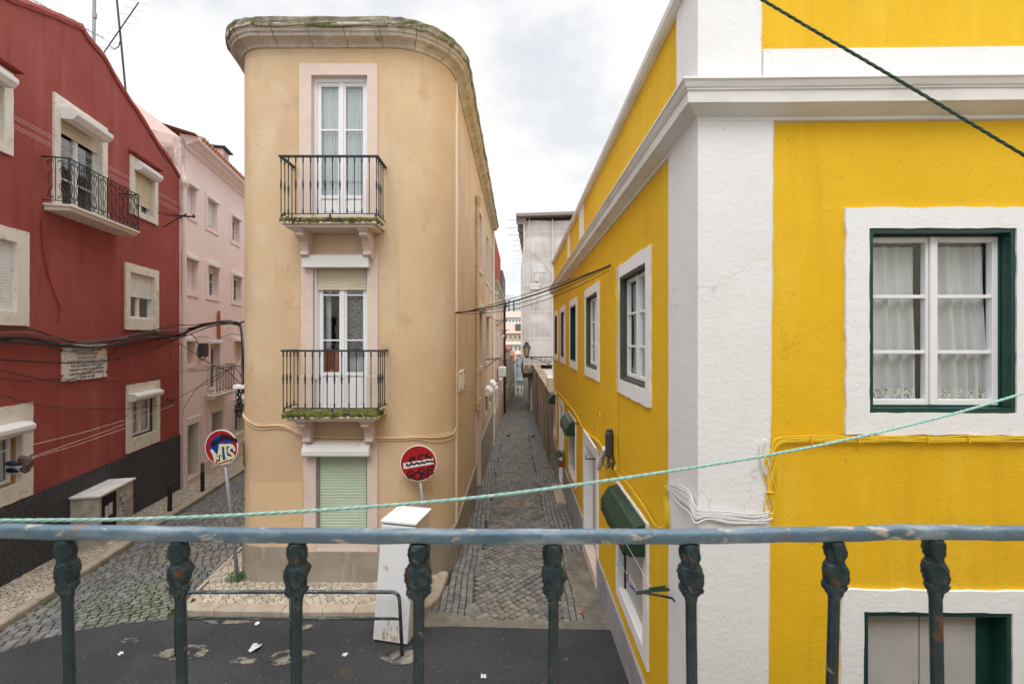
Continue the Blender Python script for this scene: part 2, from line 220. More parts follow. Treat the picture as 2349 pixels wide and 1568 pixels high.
# ------------------------------------------------------------------ geometry helpers
def P(u, v, Y): return Vector(((u - U0) * Y / FPX, Y, (VH - v) * Y / FPX))
def zg(y):                                  # street level: the alley runs downhill, then a valley, then the far hill
    if y <= 47: return -3.68 - .0555 * y
    if y <= 91: return -6.2885 - (y - 47) * .123
    if y <= 125: return -11.70
    if y <= 420: return -11.70 + (y - 125) * .10
    return 17.8
def G(u, v, h=0.0):                         # point of the near street plane (plus h) on a sight line
    Y = (3.68 - h) / ((v - VH) / FPX - .0555)
    return Vector(((u - U0) * Y / FPX, Y, -3.68 + h - .0555 * Y))
class Path:
    """plan line; s runs along it, y points into the building (left of travel)"""
    def __init__(s, pts):
        s.p = [Vector((a, b)) for a, b in pts]; s.c = [0.0]
        for i in range(1, len(s.p)): s.c.append(s.c[-1] + (s.p[i] - s.p[i - 1]).length)
        n = []
        for i in range(len(s.p) - 1):
            d = (s.p[i + 1] - s.p[i]).normalized(); n.append(Vector((-d.y, d.x)))
        s.n = [n[0]]
        for i in range(1, len(n)):
            m = (n[i - 1] + n[i]).normalized(); s.n.append(m / max(.3, m.dot(n[i])))
        s.n.append(n[-1])
    def F(s, a, y=0.0, z=0.0):
        c = s.c
        i = 0
        if a >= c[-1]: i = len(c) - 2
        elif a > 0:
            while c[i + 1] < a: i += 1
        t = (a - c[i]) / (c[i + 1] - c[i])
        q = s.p[i] + (s.p[i + 1] - s.p[i]) * t
        nn = s.n[i] if t < 0 else (s.n[i + 1] if t > 1 else s.n[i].lerp(s.n[i + 1], t))
        q = q + nn * y
        return Vector((q.x, q.y, z))
class Wall(Path):
    """straight wall through (x0,y0) along (dx,dy)"""
    def __init__(s, x0, y0, dx, dy, length=40):
        d = Vector((dx, dy)).normalized(); s.o = Vector((x0, y0)); s.d = d
        s.nn = Vector((-d.y, d.x))
    def F(s, a, y=0.0, z=0.0):
        q = s.o + s.d * a + s.nn * y
        return Vector((q.x, q.y, z))
    def uv(s, u, v, y=0.0):                 # sight line -> (a, z) on the wall plane shifted y
        t = (u - U0) / FPX; o = s.o + s.nn * y
        # o.x + a dx = t (o.y + a dy)
        a = (t * o.y - o.x) / (s.d.x - t * s.d.y); Y = o.y + a * s.d.y
        return a, (VH - v) * Y / FPX
    def a_at(s, u, y=0.0): return s.uv(u, VH, y)[0]
def parent_loc(o):
    l = Vector((0, 0, 0))
    while o is not None: l = l + o.location; o = o.parent
    return l
class MB:
    def __init__(s): s.v = []; s.f = []; s.mi = []; s.cm = 0
    def vert(s, p): s.v.append(tuple(p)); return len(s.v) - 1
    def face(s, pts): s.f.append([s.vert(p) for p in pts]); s.mi.append(s.cm)
    def box(s, F, a0, a1, y0, y1, z0, z1):
        c = [F(a, y, z) for z in (z0, z1) for y in (y0, y1) for a in (a0, a1)]
        b = len(s.v); s.v += [tuple(q) for q in c]
        for f in ((0, 1, 5, 4), (1, 3, 7, 5), (3, 2, 6, 7), (2, 0, 4, 6), (4, 5, 7, 6), (0, 2, 3, 1)):
            s.f.append([b + i for i in f]); s.mi.append(s.cm)
    def tube(s, pts, r, seg=8, cap=True, ell=1.0, twist=0.0):
        pts = [Vector(p) for p in pts]; n = len(pts); rings = []; up = None
        for i in range(n):
            d = (pts[min(n - 1, i + 1)] - pts[max(0, i - 1)]); d = d.normalized() if d.length > 1e-9 else Vector((0, 0, 1))
            if up is None: up = Vector((0, 0, 1)) if abs(d.z) < .9 else Vector((1, 0, 0))
            a = d.cross(up); a = a.normalized() if a.length > 1e-6 else Vector((1, 0, 0)); b = a.cross(d).normalized(); up = b
            rr = r[i] if isinstance(r, (list, tuple)) else r
            ring = []
            for k in range(seg):
                t = 2 * math.pi * k / seg + twist
                ring.append(s.vert(pts[i] + a * (math.cos(t) * rr) + b * (math.sin(t) * rr * ell)))
            rings.append(ring)
        for i in range(n - 1):
            for k in range(seg):
                k2 = (k + 1) % seg
                s.f.append([rings[i][k], rings[i][k2], rings[i + 1][k2], rings[i + 1][k]]); s.mi.append(s.cm)
        if cap:
            s.f.append(rings[0][::-1]); s.f.append(rings[-1]); s.mi += [s.cm, s.cm]
    def lathe(s, base, prof, seg=16, axis=Vector((0, 0, 1)), lump=None):
        """prof: list of (r, h)"""
        ax = axis.normalized(); x = ax.cross(Vector((0, 1, 0))); x = x.normalized() if x.length > 1e-4 else Vector((1, 0, 0)); y = ax.cross(x); rings = []
        for (r, h) in prof:
            ring = []
            for k in range(seg):
                t = 2 * math.pi * k / seg; q = r * (lump(t, h) if lump else 1)
                ring.append(s.vert(Vector(base) + ax * h + (x * math.cos(t) + y * math.sin(t)) * q))
            rings.append(ring)
        for i in range(len(rings) - 1):
            for k in range(seg):
                k2 = (k + 1) % seg
                s.f.append([rings[i][k], rings[i][k2], rings[i + 1][k2], rings[i + 1][k]]); s.mi.append(s.cm)
        s.f.append(rings[0][::-1]); s.f.append(rings[-1]); s.mi += [s.cm, s.cm]
    def prism(s, F, prof, a0, a1):
        """profile in (y,z), extruded along a"""
        n = len(prof); A = [s.vert(F(a0, y, z)) for y, z in prof]; B = [s.vert(F(a1, y, z)) for y, z in prof]
        for i in range(n):
            j = (i + 1) % n; s.f.append([A[i], A[j], B[j], B[i]]); s.mi.append(s.cm)
        s.f.append(A[::-1]); s.f.append(B); s.mi += [s.cm, s.cm]
    def sweep(s, F, ss, prof, close=True, jit=0.0):
        rings = [[s.vert(F(a, y + (ru(-jit, jit) if jit else 0), z + (ru(-jit, jit) if jit else 0))) for y, z in prof] for a in ss]; n = len(prof)
        for i in range(len(rings) - 1):
            for k in range(n if close else n - 1):
                j = (k + 1) % n; s.f.append([rings[i][k], rings[i][j], rings[i + 1][j], rings[i + 1][k]]); s.mi.append(s.cm)
        if close: s.f.append(rings[0][::-1]); s.f.append(rings[-1]); s.mi += [s.cm, s.cm]
    def sheet(s, F, ss, z0, z1, y=0.0, holes=(), thick=None):
        """wall sheet with rectangular holes (a0,a1,z0,z1); z0, z1 numbers or functions of a"""
        f0 = z0 if callable(z0) else (lambda a: z0); f1 = z1 if callable(z1) else (lambda a: z1)
        lines = sorted(set([round(a, 5) for a in ss] + [round(h[k], 5) for h in holes for k in (0, 1)]))
        lines = [a for a in lines if ss[0] - 1e-6 <= a <= ss[-1] + 1e-6]
        for a, b in zip(lines[:-1], lines[1:]):
            if b - a < 1e-5: continue
            m = (a + b) / 2; hs = sorted([(h[2], h[3]) for h in holes if h[0] < m < h[1]])
            lo = None; segs = []
            for (h0, h1) in hs: segs.append((lo, h0)); lo = h1
            segs.append((lo, None))
            for (q0, q1) in segs:
                p = [f0(a) if q0 is None else q0, f0(b) if q0 is None else q0, f1(b) if q1 is None else q1, f1(a) if q1 is None else q1]
                if p[3] <= p[0] and p[2] <= p[1]: continue
                s.face([F(a, y, p[0]), F(b, y, p[1]), F(b, y, p[2]), F(a, y, p[3])])
    def ring(s, F, o, i, y0, yo, yi, jit=0.0, step=.09):
        """picture-frame: outer rect o, inner rect i (a0,a1,z0,z1); face at y0, outer edge back to yo, inner reveal back to yi"""
        oc = [(o[0], o[2]), (o[1], o[2]), (o[1], o[3]), (o[0], o[3])]; ic = [(i[0], i[2]), (i[1], i[2]), (i[1], i[3]), (i[0], i[3])]
        OP = []; IP = []
        for k in range(4):
            a, b = oc[k], oc[(k + 1) % 4]; c, d = ic[k], ic[(k + 1) % 4]
            n = max(1, int(math.hypot(b[0] - a[0], b[1] - a[1]) / step)) if jit else 1
            for q in range(n):
                t = q / n; j = (lambda m=1.0: ru(-jit, jit) * m if jit else 0)
                OP.append((a[0] + (b[0] - a[0]) * t + j(), a[1] + (b[1] - a[1]) * t + j()))
                IP.append((c[0] + (d[0] - c[0]) * t + j(.5), c[1] + (d[1] - c[1]) * t + j(.5)))
        n = len(OP); rows = []
        for pts, y in ((OP, yo), (OP, y0), (IP, y0), (IP, yi)): rows.append([s.vert(F(a, y, z)) for a, z in pts])
        for r in range(3):
            for k in range(n):
                j = (k + 1) % n; s.f.append([rows[r][k], rows[r][j], rows[r + 1][j], rows[r + 1][k]]); s.mi.append(s.cm)
    def build(s, name, mat, parent=None, smooth=False, bevel=0, origin=None, recalc=True):
        pl = parent_loc(parent) if parent else Vector((0, 0, 0))
        if parent is None:
            if origin is None:
                xs = [q[0] for q in s.v]; ys = [q[1] for q in s.v]; zs = [q[2] for q in s.v]
                origin = Vector(((min(xs) + max(xs)) / 2, (min(ys) + max(ys)) / 2, min(zs)))
            pl = Vector(origin)
        me = bpy.data.meshes.new(name); me.from_pydata([(a - pl.x, b - pl.y, c - pl.z) for a, b, c in s.v], [], s.f)
        mats = mat if isinstance(mat, (list, tuple)) else [mat]
        for q in mats: me.materials.append(M[q])
        if len(mats) > 1: me.polygons.foreach_set('material_index', s.mi)
        if smooth: me.polygons.foreach_set('use_smooth', [True] * len(me.polygons))
        if recalc and len(s.f) < 60000:
            bm = bmesh.new(); bm.from_mesh(me); bmesh.ops.recalc_face_normals(bm, faces=bm.faces); bm.to_mesh(me); bm.free()
        me.update()
        o = bpy.data.objects.new(name, me); COL.objects.link(o)
        if parent: o.parent = parent
        else: o.location = pl
        if bevel:
            md = o.modifiers.new('bevel', 'BEVEL'); md.width = bevel; md.segments = 2; md.limit_method = 'ANGLE'; md.angle_limit = math.radians(40)
        return o
def tag(o, label=None, cat=None, group=None, kind=None):
    if label: o['label'] = label
    if cat: o['category'] = cat
    if group: o['group'] = group
    if kind: o['kind'] = kind
    return o
def thing(name, label, cat, loc, group=None):
    o = bpy.data.objects.new(name, None); COL.objects.link(o); o.location = loc; o.empty_display_size = .2
    return tag(o, label, cat, group)
def W0(a, y, z): return Vector((a, y, z))     # world frame
def rframe(x, y, ang):
    c, s_ = math.cos(ang), math.sin(ang)
    return lambda a, b, z: Vector((x + a * c - b * s_, y + a * s_ + b * c, z))
def smooth_path(pts, n=8):
    pts = [Vector(p) for p in pts]; o = []
    for i in range(len(pts) - 1):
        p0 = pts[max(0, i - 1)]; p1 = pts[i]; p2 = pts[i + 1]; p3 = pts[min(len(pts) - 1, i + 2)]
        for k in range(n):
            t = k / n
            o.append(.5 * ((2 * p1) + (p2 - p0) * t + (2 * p0 - 5 * p1 + 4 * p2 - p3) * t * t + (3 * p1 - p0 - 3 * p2 + p3) * t ** 3))
    o.append(pts[-1]); return o
def inpoly(x, y, poly):
    c = False; j = len(poly) - 1
    for i in range(len(poly)):
        xi, yi = poly[i][0], poly[i][1]; xj, yj = poly[j][0], poly[j][1]
        if (yi > y) != (yj > y) and x < (xj - xi) * (y - yi) / (yj - yi) + xi: c = not c
        j = i
    return c
def sheet_poly(name, poly, h, mat, step=None):
    """flat street sheet over the near plane"""
    bm = bmesh.new(); vs = [bm.verts.new((p[0], p[1], zg(p[1]) + h)) for p in poly]
    f = bm.faces.new(vs); bmesh.ops.triangulate(bm, faces=[f]); bmesh.ops.recalc_face_normals(bm, faces=bm.faces)
    for q in bm.faces:
        if q.normal.z < 0: q.normal_flip()
    me = bpy.data.meshes.new(name); bm.to_mesh(me); bm.free(); me.materials.append(M[mat])
    o = bpy.data.objects.new(name, me); COL.objects.link(o); return tag(o, kind='structure')
def stones(name, poly, h, mat, size=(.105, .105), ang=0.0, gap=.012, jit=.012, thick=.03, dome=.004, stag=.5, skip=None):
    mb = MB(); c, s_ = math.cos(ang), math.sin(ang)
    xs = [p[0] for p in poly]; ys = [p[1] for p in poly]; cx = sum(xs) / len(xs); cy = sum(ys) / len(ys)
    R = max(math.hypot(x - cx, y - cy) for x, y in zip(xs, ys)) + .3; nx = int(R / size[0]) + 1; ny = int(R / size[1]) + 1
    for j in range(-ny, ny + 1):
        off = (j % 2) * stag * size[0] + ru(-.02, .02)
        x = -nx * size[0] + off
        while x < nx * size[0]:
            wd = size[0] * ru(.85, 1.15); a = x + wd / 2; b = j * size[1]; x += wd
            wob = mnoise.noise(Vector((a * .8, b * .8, 3))) * .05
            bb = b + wob
            X = cx + a * c - bb * s_; Y = cy + a * s_ + bb * c
            if not inpoly(X, Y, poly): continue
            if skip and skip(X, Y): continue
            hw, hh = wd / 2 - gap / 2, size[1] / 2 - gap / 2; t = []; bt = []
            dz = ru(-.004, .004); rot = ru(-.07, .07)
            for (sx, sy) in ((-1, -1), (1, -1), (1, 1), (-1, 1)):
                la = sx * hw + ru(-jit, jit) * .6; lb = sy * hh + ru(-jit, jit) * .6
                for lst, k, zz in ((t, .88, dome + dz + ru(-.002, .002)), (bt, 1.0, -.008)):
                    pa = a + (la * k) - lb * k * rot; pb = bb + lb * k + la * k * rot
                    px = cx + pa * c - pb * s_; py = cy + pa * s_ + pb * c
                    lst.append(mb.vert((px, py, zg(py) + h + zz)))
            mb.f.append(t); mb.mi.append(0)
            for k in range(4): mb.f.append([bt[k], bt[(k + 1) % 4], t[(k + 1) % 4], t[k]]); mb.mi.append(0)
    o = mb.build(name, mat, smooth=False, recalc=False, origin=(cx, cy, zg(cy))); return tag(o, kind='structure')

# ------------------------------------------------------------------ SETTING: ground, streets, pavements
mb = MB(); YS = [-60, -20, 0, 10, 20, 30, 40, 47, 55, 65, 75, 85, 91, 100, 125, 160, 220, 300, 420, 1500]
XS = [-1200, -200, -60, -20, -10, 0, 10, 20, 60, 200, 1200]
for y0, y1 in zip(YS[:-1], YS[1:]):
    for x0, x1 in zip(XS[:-1], XS[1:]):
        mb.face([(x0, y0, zg(y0) - .02), (x1, y0, zg(y0) - .02), (x1, y1, zg(y1) - .02), (x0, y1, zg(y1) - .02)])
tag(mb.build('ground', 'earth', origin=(0, 0, -4)), kind='structure')
KX = lambda y: -5.62 - .2366 * y                 # kerb line of the left street
RX = lambda y: -6.61 - .2345 * y                 # red and pink house fronts
# asphalt edge
edge = [G(-60, 1512), G(0, 1497), G(90, 1468), G(178, 1447), G(290, 1430), G(397, 1419), G(437, 1411)]
edge += [Vector((-4.72, 6.33, 0)), Vector((-3.0, 6.29, 0)), Vector((-1.62, 6.27, 0))]
edge += [G(985, 1424), G(1050, 1432), G(1120, 1428), G(1200, 1436), G(1290, 1438), G(1400, 1437)]
ep = []
for a, b in zip(edge[:-1], edge[1:]):
    n = max(1, int((b - a).length / .07))
    for k in range(n):
        q = a + (b - a) * (k / n); ep.append((q.x, q.y + mnoise.noise(Vector((q.x * 5, 0, 1))) * .035))
ep.append((edge[-1].x, edge[-1].y))
sheet_poly('asphalt_road', [(-16, -4)] + [(-16, ep[0][1])] + ep + [(1.45, 5.9), (14, 5.9), (14, -4)], .012, 'asphalt')
# left cobbled street
lpoly = [(KX(5.5), 5.5), (-5.0, 5.9), (-5.04, 6.84), (-5.45, 8.9), (-5.45 - .2345 * 15, 24), (KX(24), 24)]
stones('cobbled_street', lpoly, 0, 'cobble', (.125, .098), math.radians(24), gap=.012, jit=.011)
# alley cobbles: central field in diamonds, straight gutter rows each side
BX = lambda y: -1.1755 + .0155 * y               # beige alley wall
YX = lambda y: 1.323 + .0105 * y                 # yellow alley wall
stones('cobbled_alley', [(-.62, 5.7), (.78, 5.7), (.86, 30), (-.42, 30)], 0, 'cobblew', (.112, .112), math.radians(45), gap=.013, stag=0)
stones('alley_gutter_row', [(-1.7, 5.7), (-.62, 5.7), (-.42, 30), (BX(30) + .02, 30), (BX(8), 8), (-1.1, 7.2)], 0, 'cobble', (.115, .10), math.radians(90 + 2), gap=.012, stag=.5, jit=.008)
stones('alley_gutter_row', [(.78, 5.7), (1.5, 5.7), (YX(30), 30), (.86, 30)], 0, 'cobble', (.115, .10), math.radians(90 - .5), gap=.012, stag=.5, jit=.008)
mb = MB()
ys = [30 + i for i in range(0, 18)] + [50, 55, 60, 70, 80, 91, 110]
for y0, y1 in zip(ys[:-1], ys[1:]):
    mb.face([(-1.4, y0, zg(y0)), (6, y0, zg(y0)), (6, y1, zg(y1)), (-1.4, y1, zg(y1))])
tag(mb.build('alley_paving', 'farcobble'), kind='structure')
# mortar strip beside the yellow wall and in front of the alley
def blob(poly, k=.05, n=6):
    o = []
    for i in range(len(poly)):
        a = Vector(poly[i][:2]); b = Vector(poly[(i + 1) % len(poly)][:2])
        for q in range(n):
            p = a + (b - a) * q / n; o.append((p.x + mnoise.noise(Vector((p.x * 4, p.y * 4, 5))) * k, p.y + mnoise.noise(Vector((p.x * 4, p.y * 4, 9))) * k))
    return o
sheet_poly('mortar_strip', blob([G(1300, 1268)[:2], G(1338, 1262)[:2], G(1410, 1445)[:2], G(1345, 1440)[:2], G(1318, 1370)[:2]], .07), .008, 'concpatch')
sheet_poly('mortar_strip', blob([G(965, 1412)[:2], G(1010, 1405)[:2], G(1100, 1421)[:2], G(1200, 1424)[:2], G(1330, 1427)[:2], G(1400, 1425)[:2], G(1400, 1445)[:2], G(960, 1438)[:2]], .05), .016, 'concpatch')
# left pavement
side = [(KX(5.2) - .12, 5.2), (KX(24) - .12, 24), (RX(24) - .1, 24), (RX(5.2) - .1, 5.2)]
sheet_poly('pavement_bed', side, .075, 'sandjoint')
stones('pavement', side, .088, 'calcada', (.078, .066), math.radians(62), gap=.007, jit=.007, dome=.001, stag=.4)
# wedge pavement in front of the beige house
wedge = [(-4.72, 6.50), (-3, 6.47), (-1.45, 6.49), (-1.27, 6.62), (-1.16, 6.90), (-1.13, 7.5), (-1.3, 8.1), (-4.6, 8.1), (-5.45, 8.85), (-5.33, 8.8), (-4.97, 6.85), (-4.85, 6.6)]
wedge = [(-4.78, 6.50), (-3, 6.47), (-1.45, 6.49), (-1.27, 6.62), (-1.16, 6.90), (-1.13, 7.45), (-1.5, 8.0), (-4.5, 8.4), (-4.9, 9.8), (-5.45, 9.8), (-5.25, 8.6), (-4.97, 6.9)]
sheet_poly('pavement_bed', wedge, .075, 'sandjoint')
stones('pavement', wedge, .088, 'calcada', (.095, .082), math.radians(38), gap=.007, jit=.007, thick=.02, dome=.001, stag=.45)
def kerb(pts, wd, seg, h=.10, name='kerb'):
    mb = MB(); pa = Path(pts); s = 0
    while s < pa.c[-1] - .02:
        e = min(pa.c[-1], s + seg * ru(.8, 1.2)); q = .004
        jj = ru(-.004, .004)
        prof = [(-.0, -.25), (-.0, h - .025), (.02, h), (wd, h), (wd, -.25)]
        n = 3 if e - s > .2 else 2
        ss = [s + q + (e - s - 2 * q) * k / (n - 1) for k in range(n)]
        rings = [[mb.vert((lambda r: (r.x, r.y, zg(r.y) + z + jj))(pa.F(a, y + ru(-.003, .003), 0))) for y, z in prof] for a in ss]
        for i in range(len(rings) - 1):
            for k in range(5):
                j = (k + 1) % 5; mb.f.append([rings[i][k], rings[i][j], rings[i + 1][j], rings[i + 1][k]]); mb.mi.append(0)
        mb.f.append(rings[0][::-1]); mb.f.append(rings[-1]); mb.mi += [0, 0]
        s = e
    return tag(mb.build(name, 'kerb'), kind='structure')
kerb([(KX(24), 24), (KX(5.2), 5.2)][::-1], .14, .75)
arc = [(-1.55 + .42 * math.sin(t), 6.75 - .42 * math.cos(t)) for t in [math.radians(a) for a in range(0, 86, 12)]]
kerb([(-4.86, 6.40), (-4.74, 6.36), (-3.6, 6.33), (-2.4, 6.32)] + arc + [(-1.10, 7.05), (-1.09, 7.50)], .17, .50)
kerb([(-5.58, 9.8), (-5.38, 8.8), (-5.03, 6.85), (-4.9, 6.5), (-4.86, 6.4)], .07, .6, h=.094)
# mortar round the barrier feet and splashes on the asphalt
for (u, v, a, b) in ((300, 1470, .12, .05), (700, 1440, .10, .05), (923, 1507, .24, .12), (668, 1508, .22, .13), (418, 1500, .30, .12), (760, 1413, .22, .06), (560, 1517, .16, .06), (520, 1425, .34, .07)):
    c = G(u, v); sheet_poly('mortar_patch', [(c.x + math.cos(t) * a * (1.15 + .5 * mnoise.noise(Vector((math.cos(t) * 1.6 + u, math.sin(t) * 1.6, 2))) + ru(-.1, .1)), c.y + math.sin(t) * b * (1.15 + .5 * mnoise.noise(Vector((math.cos(t) * 1.6 + u, math.sin(t) * 1.6, 7))) + ru(-.1, .1))) for t in [k * math.pi / 20 for k in range(40)]], .018, 'concpale')

# ------------------------------------------------------------------ windows and doors
def inset(o, l, r, b, t): return (o[0] + l, o[1] - r, o[2] + b, o[3] - t)
def hole(o, k=.02): return (o[0] + k, o[1] - k, o[2] + k, o[3] - k)
def sash(par, F, i, y, cols=2, rows=(.333, .667), fw=.05, bw=.022, mat='pvc', glass='glass', solid=0.0, name='casement', dz=.045, mull=.03):
    """cols leaves; rows = heights of the glazing bars as fractions; solid = fraction of the leaf that is a panel at the bottom"""
    mb = MB(); gp = MB(); a0, a1, z0, z1 = i
    wl = (a1 - a0) / cols
    for c in range(cols):
        l0 = a0 + c * wl + (.0015 if c else 0); l1 = a0 + (c + 1) * wl - (.0015 if c < cols - 1 else 0)
        L_ = fw; R_ = fw
        mb.box(F, l0, l0 + L_, y, y + dz, z0, z1); mb.box(F, l1 - R_, l1, y, y + dz, z0, z1)
        mb.box(F, l0 + L_, l1 - R_, y, y + dz, z1 - fw, z1); mb.box(F, l0 + L_, l1 - R_, y, y + dz, z0, z0 + fw)
        g0 = z0 + fw
        if solid:
            zs = z0 + (z1 - z0) * solid
            mb.box(F, l0 + L_, l1 - R_, y, y + dz, zs - fw / 2, zs + fw / 2)
            mb.box(F, l0 + L_, l1 - R_, y + .018, y + dz - .005, z0 + fw, zs - fw / 2)
            mb.box(F, l0 + L_ + .03, l1 - R_ - .03, y + .008, y + .02, z0 + fw + .035, zs - fw / 2 - .035)
            g0 = zs + fw / 2
        for r in rows:
            zr = z0 + (z1 - z0) * r
            mb.box(F, l0 + L_, l1 - R_, y + .006, y + dz - .008, zr - bw / 2, zr + bw / 2)
        gp.face([F(l0 + L_, y + dz * .55, g0), F(l1 - R_, y + dz * .55, g0), F(l1 - R_, y + dz * .55, z1 - fw), F(l0 + L_, y + dz * .55, z1 - fw)])
    if mull and cols > 1:
        am = (a0 + a1) / 2; mb.box(F, am - mull, am + mull, y - .018, y - .001, z0 + .005, z1 - .005)
    mb.build(name, mat, par, bevel=.003); gp.build('pane', glass, par, recalc=False)
def drape(par, F, a0, a1, z0, z1, y, folds=9, amp=.022, mat='curtain', lean=0.0, name='curtain', hem=None):
    mb = MB(); n = folds * 8; rows = 8; ph = [ru(-.6, .6) for _ in range(folds + 2)]
    g = []
    for r in range(rows + 1):
        t = r / rows; row = []
        for k in range(n + 1):
            q = k / n; x = a0 + (a1 - a0) * q + lean * t * math.sin(q * 3.1) * (a1 - a0)
            f = math.sin(q * folds * 2 * math.pi + ph[int(q * folds)] * t) * amp * (.6 + .5 * t) + mnoise.noise(Vector((q * 6, t * 2, a0))) * amp
            row.append(mb.vert(F(x, y + f, z1 + (z0 - z1) * t)))
        g.append(row)
    for r in range(rows):
        for k in range(n): mb.f.append([g[r][k], g[r][k + 1], g[r + 1][k + 1], g[r + 1][k]]); mb.mi.append(0)
    c = mb.build(name, mat, par, smooth=True, recalc=False)
    if hem:
        hb = MB(); rw = []
        for zz in (z0 + hem, z0 - .004):
            rw.append([hb.vert(F(a0 + (a1 - a0) * k / n, y - .012 + math.sin(k / n * folds * 6.28) * amp * .9 , zz)) for k in range(n + 1)])
        for k in range(n): hb.f.append([rw[0][k], rw[0][k + 1], rw[1][k + 1], rw[1][k]]); hb.mi.append(0)
        hb.build('lace_hem', 'lacehem', par, smooth=True, recalc=False)
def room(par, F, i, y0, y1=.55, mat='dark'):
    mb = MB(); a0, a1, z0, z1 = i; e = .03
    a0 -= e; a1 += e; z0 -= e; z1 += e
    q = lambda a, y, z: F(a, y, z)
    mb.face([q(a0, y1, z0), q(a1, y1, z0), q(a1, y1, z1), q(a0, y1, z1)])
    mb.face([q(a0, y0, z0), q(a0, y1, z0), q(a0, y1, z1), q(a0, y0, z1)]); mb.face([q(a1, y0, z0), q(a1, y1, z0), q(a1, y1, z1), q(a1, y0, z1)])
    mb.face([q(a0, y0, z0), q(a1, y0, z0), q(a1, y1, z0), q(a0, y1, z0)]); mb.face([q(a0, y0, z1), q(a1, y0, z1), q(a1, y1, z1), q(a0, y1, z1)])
    mb.build('dark_backing', mat, par)  # shallow dark box added to stop light behind the opening
def slats(par, F, a0, a1, z0, z1, y, mat='shutw', pitch=.045, name='roller_shutter'):
    mb = MB(); prof = []; z = z1; 
    while z > z0 + .001:
        b = max(z0, z - pitch)
        prof += [(y + .004, z), (y - .004, z - (z - b) * .12), (y - .006, z - (z - b) * .5), (y - .003, b + (z - b) * .10), (y + .004, b)]
        z = b
    A = [mb.vert(F(a0, q, zz)) for q, zz in prof]; B = [mb.vert(F(a1, q, zz)) for q, zz in prof]
    for k in range(len(prof) - 1): mb.f.append([A[k], B[k], B[k + 1], A[k + 1]]); mb.mi.append(0)
    mb.box(F, a0, a1, y - .010, y + .010, z0 - .025, z0)
    mb.build(name, mat, par, recalc=False)
def sbox(par, F, a0, a1, z0, z1, d=.17, mat='oldwhite', name='shutter_box', y=0.0, kind=0):
    h = z1 - z0
    if kind == 0: prof = [(y, z1), (y - d * .62, z1 - h * .02), (y - d, z1 - h * .30), (y - d, z1 - h * .62), (y - d * .70, z0), (y, z0)]
    elif kind == 1: prof = [(y, z1), (y - d * .85, z1), (y - d, z1 - h * .10), (y - d, z0), (y, z0)]
    else: prof = [(y, z1), (y - d * .55, z1 - h * .12), (y - d, z1 - h * .55), (y - d, z0 + h * .12), (y - d * .75, z0), (y, z0)]
    mb = MB(); mb.prism(F, prof, a0, a1); return mb.build(name, mat, par, bevel=.006)
def surround(par, F, o, i, proud=.02, depth=.18, mat='stone', jit=0.0, name='window'):
    mb = MB(); mb.ring(F, o, i, -proud, .012, depth, jit)
    return mb.build(name, mat, par, recalc=False if not jit else False)

# ================================================================== YELLOW HOUSE
YC = (1.356, 3.15)
yf = Wall(YC[0], YC[1], 1, -.017); ya = Wall(YC[0], YC[1], -.0105, -1)      # ya: a negative going up the alley
FB = 9.0; AE = -(15.6 - 3.15)
yellow = thing('yellow_house', 'bright yellow corner house with white corner strip, cornice and window surrounds', 'house', (YC[0], YC[1], zg(3.2)))
big = (yf.uv(1936, 600)[0], yf.uv(1936, 600)[0] + 1.36, yf.uv(1936, 995)[1], yf.uv(1936, 478)[1])
low = (yf.uv(1925, 600)[0], yf.uv(1925, 600)[0] + 1.36, -3.32, yf.uv(1930, 1348)[1])
fh = [big, low]
aw = []
for (u0, u1) in ((1418, 1495), (1343, 1376), (1307.4, 1324.6), (1286, 1297), (1272.5, 1280.3)):
    aw.append((ya.a_at(u0), ya.a_at(u1), -.675, .93))
gw = [(ya.a_at(1416), ya.a_at(1489), -3.32, -1.84), (ya.a_at(1305), ya.a_at(1322), -3.32, -1.80), (ya.a_at(1270.8), ya.a_at(1276.5), -3.32, -1.80)]
gd = [(ya.a_at(1340), ya.a_at(1373.5), -4.17, -1.80), (ya.a_at(1283.5), ya.a_at(1293.5), -4.4, -1.78)]
mb = MB()
mb.sheet(yf.F, [0, .6, 2, 4, FB], -4.6, 2.66, 0, [hole(h) for h in fh])
mb.sheet(ya.F, [AE] + [AE + (0 - AE) * k / 12 for k in range(1, 13)], -5.2, 2.66, 0, [hole(h) for h in aw + gw + gd])
# back and far end walls and flat roof
c0 = ya.F(AE, 0, 0); c1 = c0 + Vector((6, 0, 0)); c2 = yf.F(FB, 0, 0)
for a, b in ((c1, c0), (c2, c1)):
    mb.face([(a.x, a.y, -5.2), (b.x, b.y, -5.2), (b.x, b.y, 2.66), (a.x, a.y, 2.66)])
mb.face([(YC[0], YC[1], 2.3), (c2.x, c2.y, 2.3), (c1.x, c1.y, 2.3), (c0.x, c0.y, 2.3)])
mb.build('wall', 'yellow', yellow, recalc=False)
yp = Path([ya.F(AE - .02)[:2], YC, yf.F(FB)[:2]])
aC = yp.c[1]
